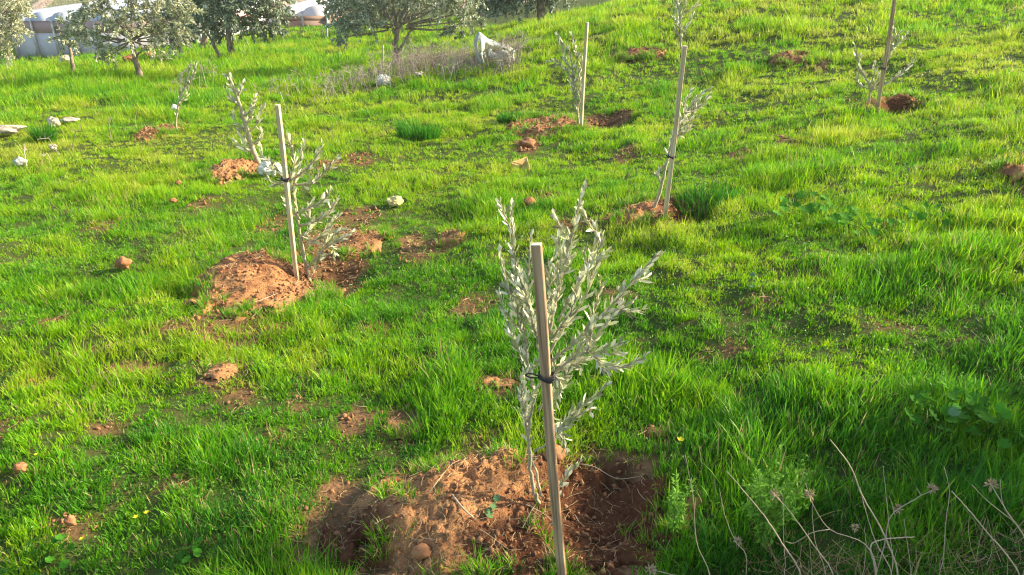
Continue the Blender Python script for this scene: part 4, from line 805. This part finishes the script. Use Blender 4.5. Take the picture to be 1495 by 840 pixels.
stalk([(1010, 850), (975, 838), (952, 832)], 'short broken stalk with a fluffy tip at the bottom edge', r=.0022, head=[(950, 832, .026)])

# fine dry thatch at the very bottom right
def thatch():
    a = Acc(); n = 1000; x = R.uniform(.72, 1.7, n); y = R.uniform(1.12, 1.62, n); z = H(x, y)
    for i in range(n):
        L = R.uniform(.05, .16); an = R.random() * 6.283; P0 = np.array([x[i], y[i], z[i] + R.uniform(0, .06)]); P2 = P0 + np.array([math.cos(an) * .7, math.sin(an) * .7, R.uniform(.05, .9)]) * L
        A2 = Acc(); tube(A2, smooth_path([P0, (P0 + P2) / 2 + R.normal(0, .01, 3), P2], 4), .0009, .0006, 3, cap=False); a.add(np.concatenate(A2.v), np.concatenate(A2.q), None, var=R.random())
    tag(a.build('dry_thatch', M_straw), 'tangled fine dry grass at the near right corner', 'dry grass', kind='stuff')
thatch()

# ------------------------------------------------------------------ weeds
def feathery(px, py, h, spread, n, label, m=None, ll=.014, seed=1, name='green_weed'):
    rr = np.random.default_rng(seed); c = at(px, py); e = empty(name, c, label, 'weed'); st = Acc(); lf = Acc()
    for i in range(n):
        an = rr.random() * 6.283; q = spread * math.sqrt(rr.random()); P = smooth_path([c, c + [q * .4 * math.cos(an), q * .4 * math.sin(an), h * .5], c + [q * math.cos(an), q * math.sin(an), h * rr.uniform(.6, 1.05)]], 10); tube(st, P, .0015, .0008, 4, cap=False)
        k = 70; u = rr.uniform(1.5, 9, k); B = np.stack([np.interp(u, np.arange(10), P[:, j]) for j in range(3)], -1); D = rr.normal(size=(k, 3)) + [0, 0, .6]; leaves(lf, B, D, ll * rr.uniform(.6, 1.3, k), np.full(k, ll * .28), simple=True)
    st.build('stem', m or M_weed, e); lf.build('foliage', m or M_weed, e)
feathery(1112, 812, .33, .12, 44, 'bushy fine leaved green weed among the near dried stalks', m=M_fern, seed=3, ll=.019)
feathery(985, 790, .24, .04, 5, 'upright yellow green weed at the right rim of the dug pit', m=M_fern, seed=4, ll=.024)
def mallow(px, py, n, spread, r, label, m=None, seed=1, h=.12):
    rr = np.random.default_rng(seed); c = at(px, py); e = empty('mallow_plant', c, label, 'weed', 'broad leaved weeds in the grass'); st = Acc(); lf = Acc()
    for i in range(n):
        an = rr.random() * 6.283; q = spread * math.sqrt(rr.random()); t = c + [q * math.cos(an), q * math.sin(an), h * rr.uniform(.35, .9)]; tube(st, smooth_path([c, (c + t) / 2 + [0, 0, .02], t], 6), .0016, .001, 4, cap=False)
        N = 20; th = np.linspace(0, 2 * math.pi, N, endpoint=False); s = r * rr.uniform(.6, 1.15); rad = s * (1 + .10 * np.cos(th * 7)) * (1 - .55 * np.exp(-((th - math.pi) / .25) ** 2)); nrm_ = nrm(np.array([rr.normal(0, .5), rr.normal(-.25, .4), 1.0])); A = nrm(np.cross(nrm_, [0, 1, .1])); Bv = np.cross(nrm_, A)
        ring = t + A * (rad * np.cos(th))[:, None] + Bv * (rad * np.sin(th))[:, None] + nrm_ * (s * .22 * np.cos(th * 3.5) ** 2)[:, None]; ri2 = t + (ring - t) * .5 - nrm_ * s * .06
        V = np.vstack([t[None], ri2, ring]); j = np.arange(N); k = (j + 1) % N; T = np.stack([np.zeros(N, int), 1 + j, 1 + k], -1); Q = np.stack([1 + j, 1 + N + j, 1 + N + k, 1 + k], -1); lf.add(V, Q, T, var=rr.random())
    st.build('stem', m or M_mallow, e); lf.build('foliage', m or M_mallow, e, smooth=True)
mallow(1188, 322, 26, .24, .034, 'broad leaved weed patch right of the leaning pale stake', seed=1)
mallow(1275, 348, 18, .20, .026, 'bright round leaved weed in the middle of the right slope', seed=2)
mallow(1350, 330, 18, .22, .026, 'low round leaved weed with pale edges farther right', seed=3)
mallow(1370, 615, 26, .16, .026, 'large round leaved weed in the shaded grass at right', seed=4, h=.11)
mallow(1440, 640, 14, .12, .022, 'smaller round leaved weed next to the right edge', seed=5, h=.13)
mallow(1386, 640, 1, .02, .024, 'single silvery grey leaf above the shaded grass', m=M_greyleaf, seed=6, h=.20)
mallow(1120, 700, 6, .08, .014, 'few small round leaves in the shaded grass left of the stalks', seed=7)
mallow(60, 830, 14, .12, .018, 'small leaved weed in the lower left corner', seed=8, h=.07)
mallow(285, 815, 8, .08, .014, 'small bright leaves beside a bare spot at lower left', seed=9, h=.08)
mallow(1090, 430, 3, .03, .014, 'tiny pale leaf pair in the grass right of the nearest sapling', m=M_greyleaf, seed=10, h=.13)
def tuft(px, py, n, h, spread, label, seed):
    rr = np.random.default_rng(seed); c = at(px, py); an = rr.random(n) * 6.283; q = spread * np.sqrt(rr.random(n)); x = c[0] + q * np.cos(an); y = c[1] + q * np.sin(an) * .7; z = H(x, y) - .01; L = h * rr.uniform(.5, 1.1, n); ln = rr.uniform(.05, .6, n) ; wd = .005 + .004 * rr.random(n); wa = rr.random(n) * 6.283; sx = np.cos(wa) * wd / 2; sy = np.sin(wa) * wd / 2; rows = []
    for t, ww in ((0, 1), (.4, .9), (.75, .6), (1, 0)):
        cx = x + np.cos(an) * ln * L * t ** 1.6; cy = y + np.sin(an) * ln * L * t ** 1.6; cz = z + L * (t - .25 * ln * t * t)
        if ww: rows += [np.stack([cx - sx * ww, cy - sy * ww, cz], -1), np.stack([cx + sx * ww, cy + sy * ww, cz], -1)]
        else: rows.append(np.stack([cx, cy, cz], -1))
    V = np.stack(rows, 1); o = np.arange(n)[:, None] * 7; a = Acc(); a.add(V.reshape(-1, 3), np.concatenate([o + [0, 1, 3, 2], o + [2, 3, 5, 4]]), o + [4, 5, 6], pat=np.repeat(np.clip(rr.normal(.12, .12, n), 0, .6), 7))
    tag(a.build('grass_tuft', M_grass, None, origin=c), label, 'grass tuft', 'dark grass tufts on the slope')
tuft(612, 203, 650, .22, .22, 'dark green tall grass tuft in the open grass above the yellow stone', 1)
tuft(68, 212, 400, .26, .10, 'dark narrow grass tuft below the pointed stone on the hump', 2)
tuft(745, 178, 500, .14, .14, 'dark low grass tuft left of the straw covered mound', 3)
tuft(1030, 298, 420, .13, .20, 'dark long bladed grass tuft right of the leaning pale stake', 4)
tuft(575, 745, 120, .13, .04, 'splayed grass tuft at the upper left edge of the large heap', 5)
tuft(735, 838, 120, .07, .04, 'grass tuft growing at the front foot of the large heap', 6)
mallow(712, 770, 7, .035, .018, 'pale green crumpled leaves on the large heap', m=M_greyleaf, seed=13, h=.14)
def flower(px, py, label, h=.11, s=.008):
    c = at(px, py + 12); e = empty('yellow_flower', c, label, 'flower', 'small yellow flowers in the grass'); st = Acc(); pt = Acc()
    t = c + [R.normal(0, .006), R.normal(0, .006), h]; tube(st, smooth_path([c, (c + t) / 2 + R.normal(0, .004, 3), t], 5), .001, .0008, 4, cap=False); an = np.arange(5) * 2 * math.pi / 5
    th = np.linspace(0, 2 * math.pi, 25)[:-1]; rad = s * (.55 + .45 * np.abs(np.cos(th * 2.5))); ring = t + np.stack([rad * np.cos(th), rad * np.sin(th), rad * .5], -1); k = np.arange(24)
    pt.add(np.vstack([t[None], ring]), None, np.stack([np.zeros(24, int), 1 + k, 1 + (k + 1) % 24], -1))
    st.build('stem', M_weed, e); pt.build('petals', M_yellow, e)
flower(73, 684, 'yellow flower right of the reddish clod at lower left')
flower(5, 698, 'yellow flower at the very left edge')
flower(210, 778, 'left one of two yellow flowers close together in the lower left grass', s=.010)
flower(218, 777, 'right one of two yellow flowers close together in the lower left grass', s=.009)
flower(135, 812, 'yellow green flower near the bottom at left')
flower(983, 705, 'yellow flower head at the right rim of the pit', .22, .013)
flower(1040, 62, 'yellow flower in the tall grass near the top', .2, .025)

# twigs on the large heap
def twig(pts, label, r=.003, m=None):
    P = []
    for (px, py) in pts:
        p = at(px, py); p[2] = top_z(np.array([p[0]]), np.array([p[1]]))[0] + r + .008; P.append(p)
    a = Acc(); tube(a, smooth_path(np.array(P), 12), r, r * .6, 6); tag(a.build('twig', m or M_stalk, None, smooth=True, origin=P[0]), label, 'twig', 'twigs on the dug soil')
twig([(662, 765), (676, 778), (692, 788)], 'short thick twig lying on the large heap', .0042)
twig([(628, 770), (645, 745), (660, 725), (672, 715)], 'thin straight stem lying across the large heap', .0016)
twig([(845, 687), (868, 694), (900, 702), (934, 699)], 'long pale root curving over the dark pit', .0018)
twig([(763, 790), (775, 768), (784, 750)], 'thin pale twig left of the stem base', .0014)
twig([(768, 757), (790, 765), (808, 780)], 'forked twig pointing at the nearest stake', .0020)
twig([(838, 772), (845, 780), (852, 788)], 'short pale twig right of the nearest stake', .0018)
twig([(700, 798), (712, 802), (742, 822)], 'thin twig in the dark soil below the heap', .0014)
twig([(330, 460), (390, 448), (440, 425)], 'pale straw stem across the front of the round mound', .0025)
twig([(430, 455), (400, 448), (368, 466)], 'bent straw stem at the front of the round mound', .0025)
print('objects', len(bpy.data.objects))

# ------------------------------------------------------------------ thin haze in the evening air
HZ = 0.001
bm = bmesh.new(); bmesh.ops.create_cube(bm, size=1)
for v in bm.verts: v.co.x *= 1400; v.co.y *= 1400; v.co.z *= 30
me = bpy.data.meshes.new('haze'); bm.to_mesh(me); bm.free(); hz = bpy.data.objects.new('haze', me); COL.objects.link(hz); hz.location = (0, 350, 9)
m = bpy.data.materials.new('haze'); m.use_nodes = True; n = m.node_tree.nodes; n.clear(); o_ = n.new('ShaderNodeOutputMaterial'); pv_ = n.new('ShaderNodeVolumePrincipled')
pv_.inputs['Density'].default_value = HZ; pv_.inputs['Color'].default_value = (1.0, .96, .86, 1); pv_.inputs['Anisotropy'].default_value = .3; m.node_tree.links.new(pv_.outputs[0], o_.inputs['Volume'])
me.materials.append(m); tag(hz, 'thin pale haze in the evening air', kind='stuff')
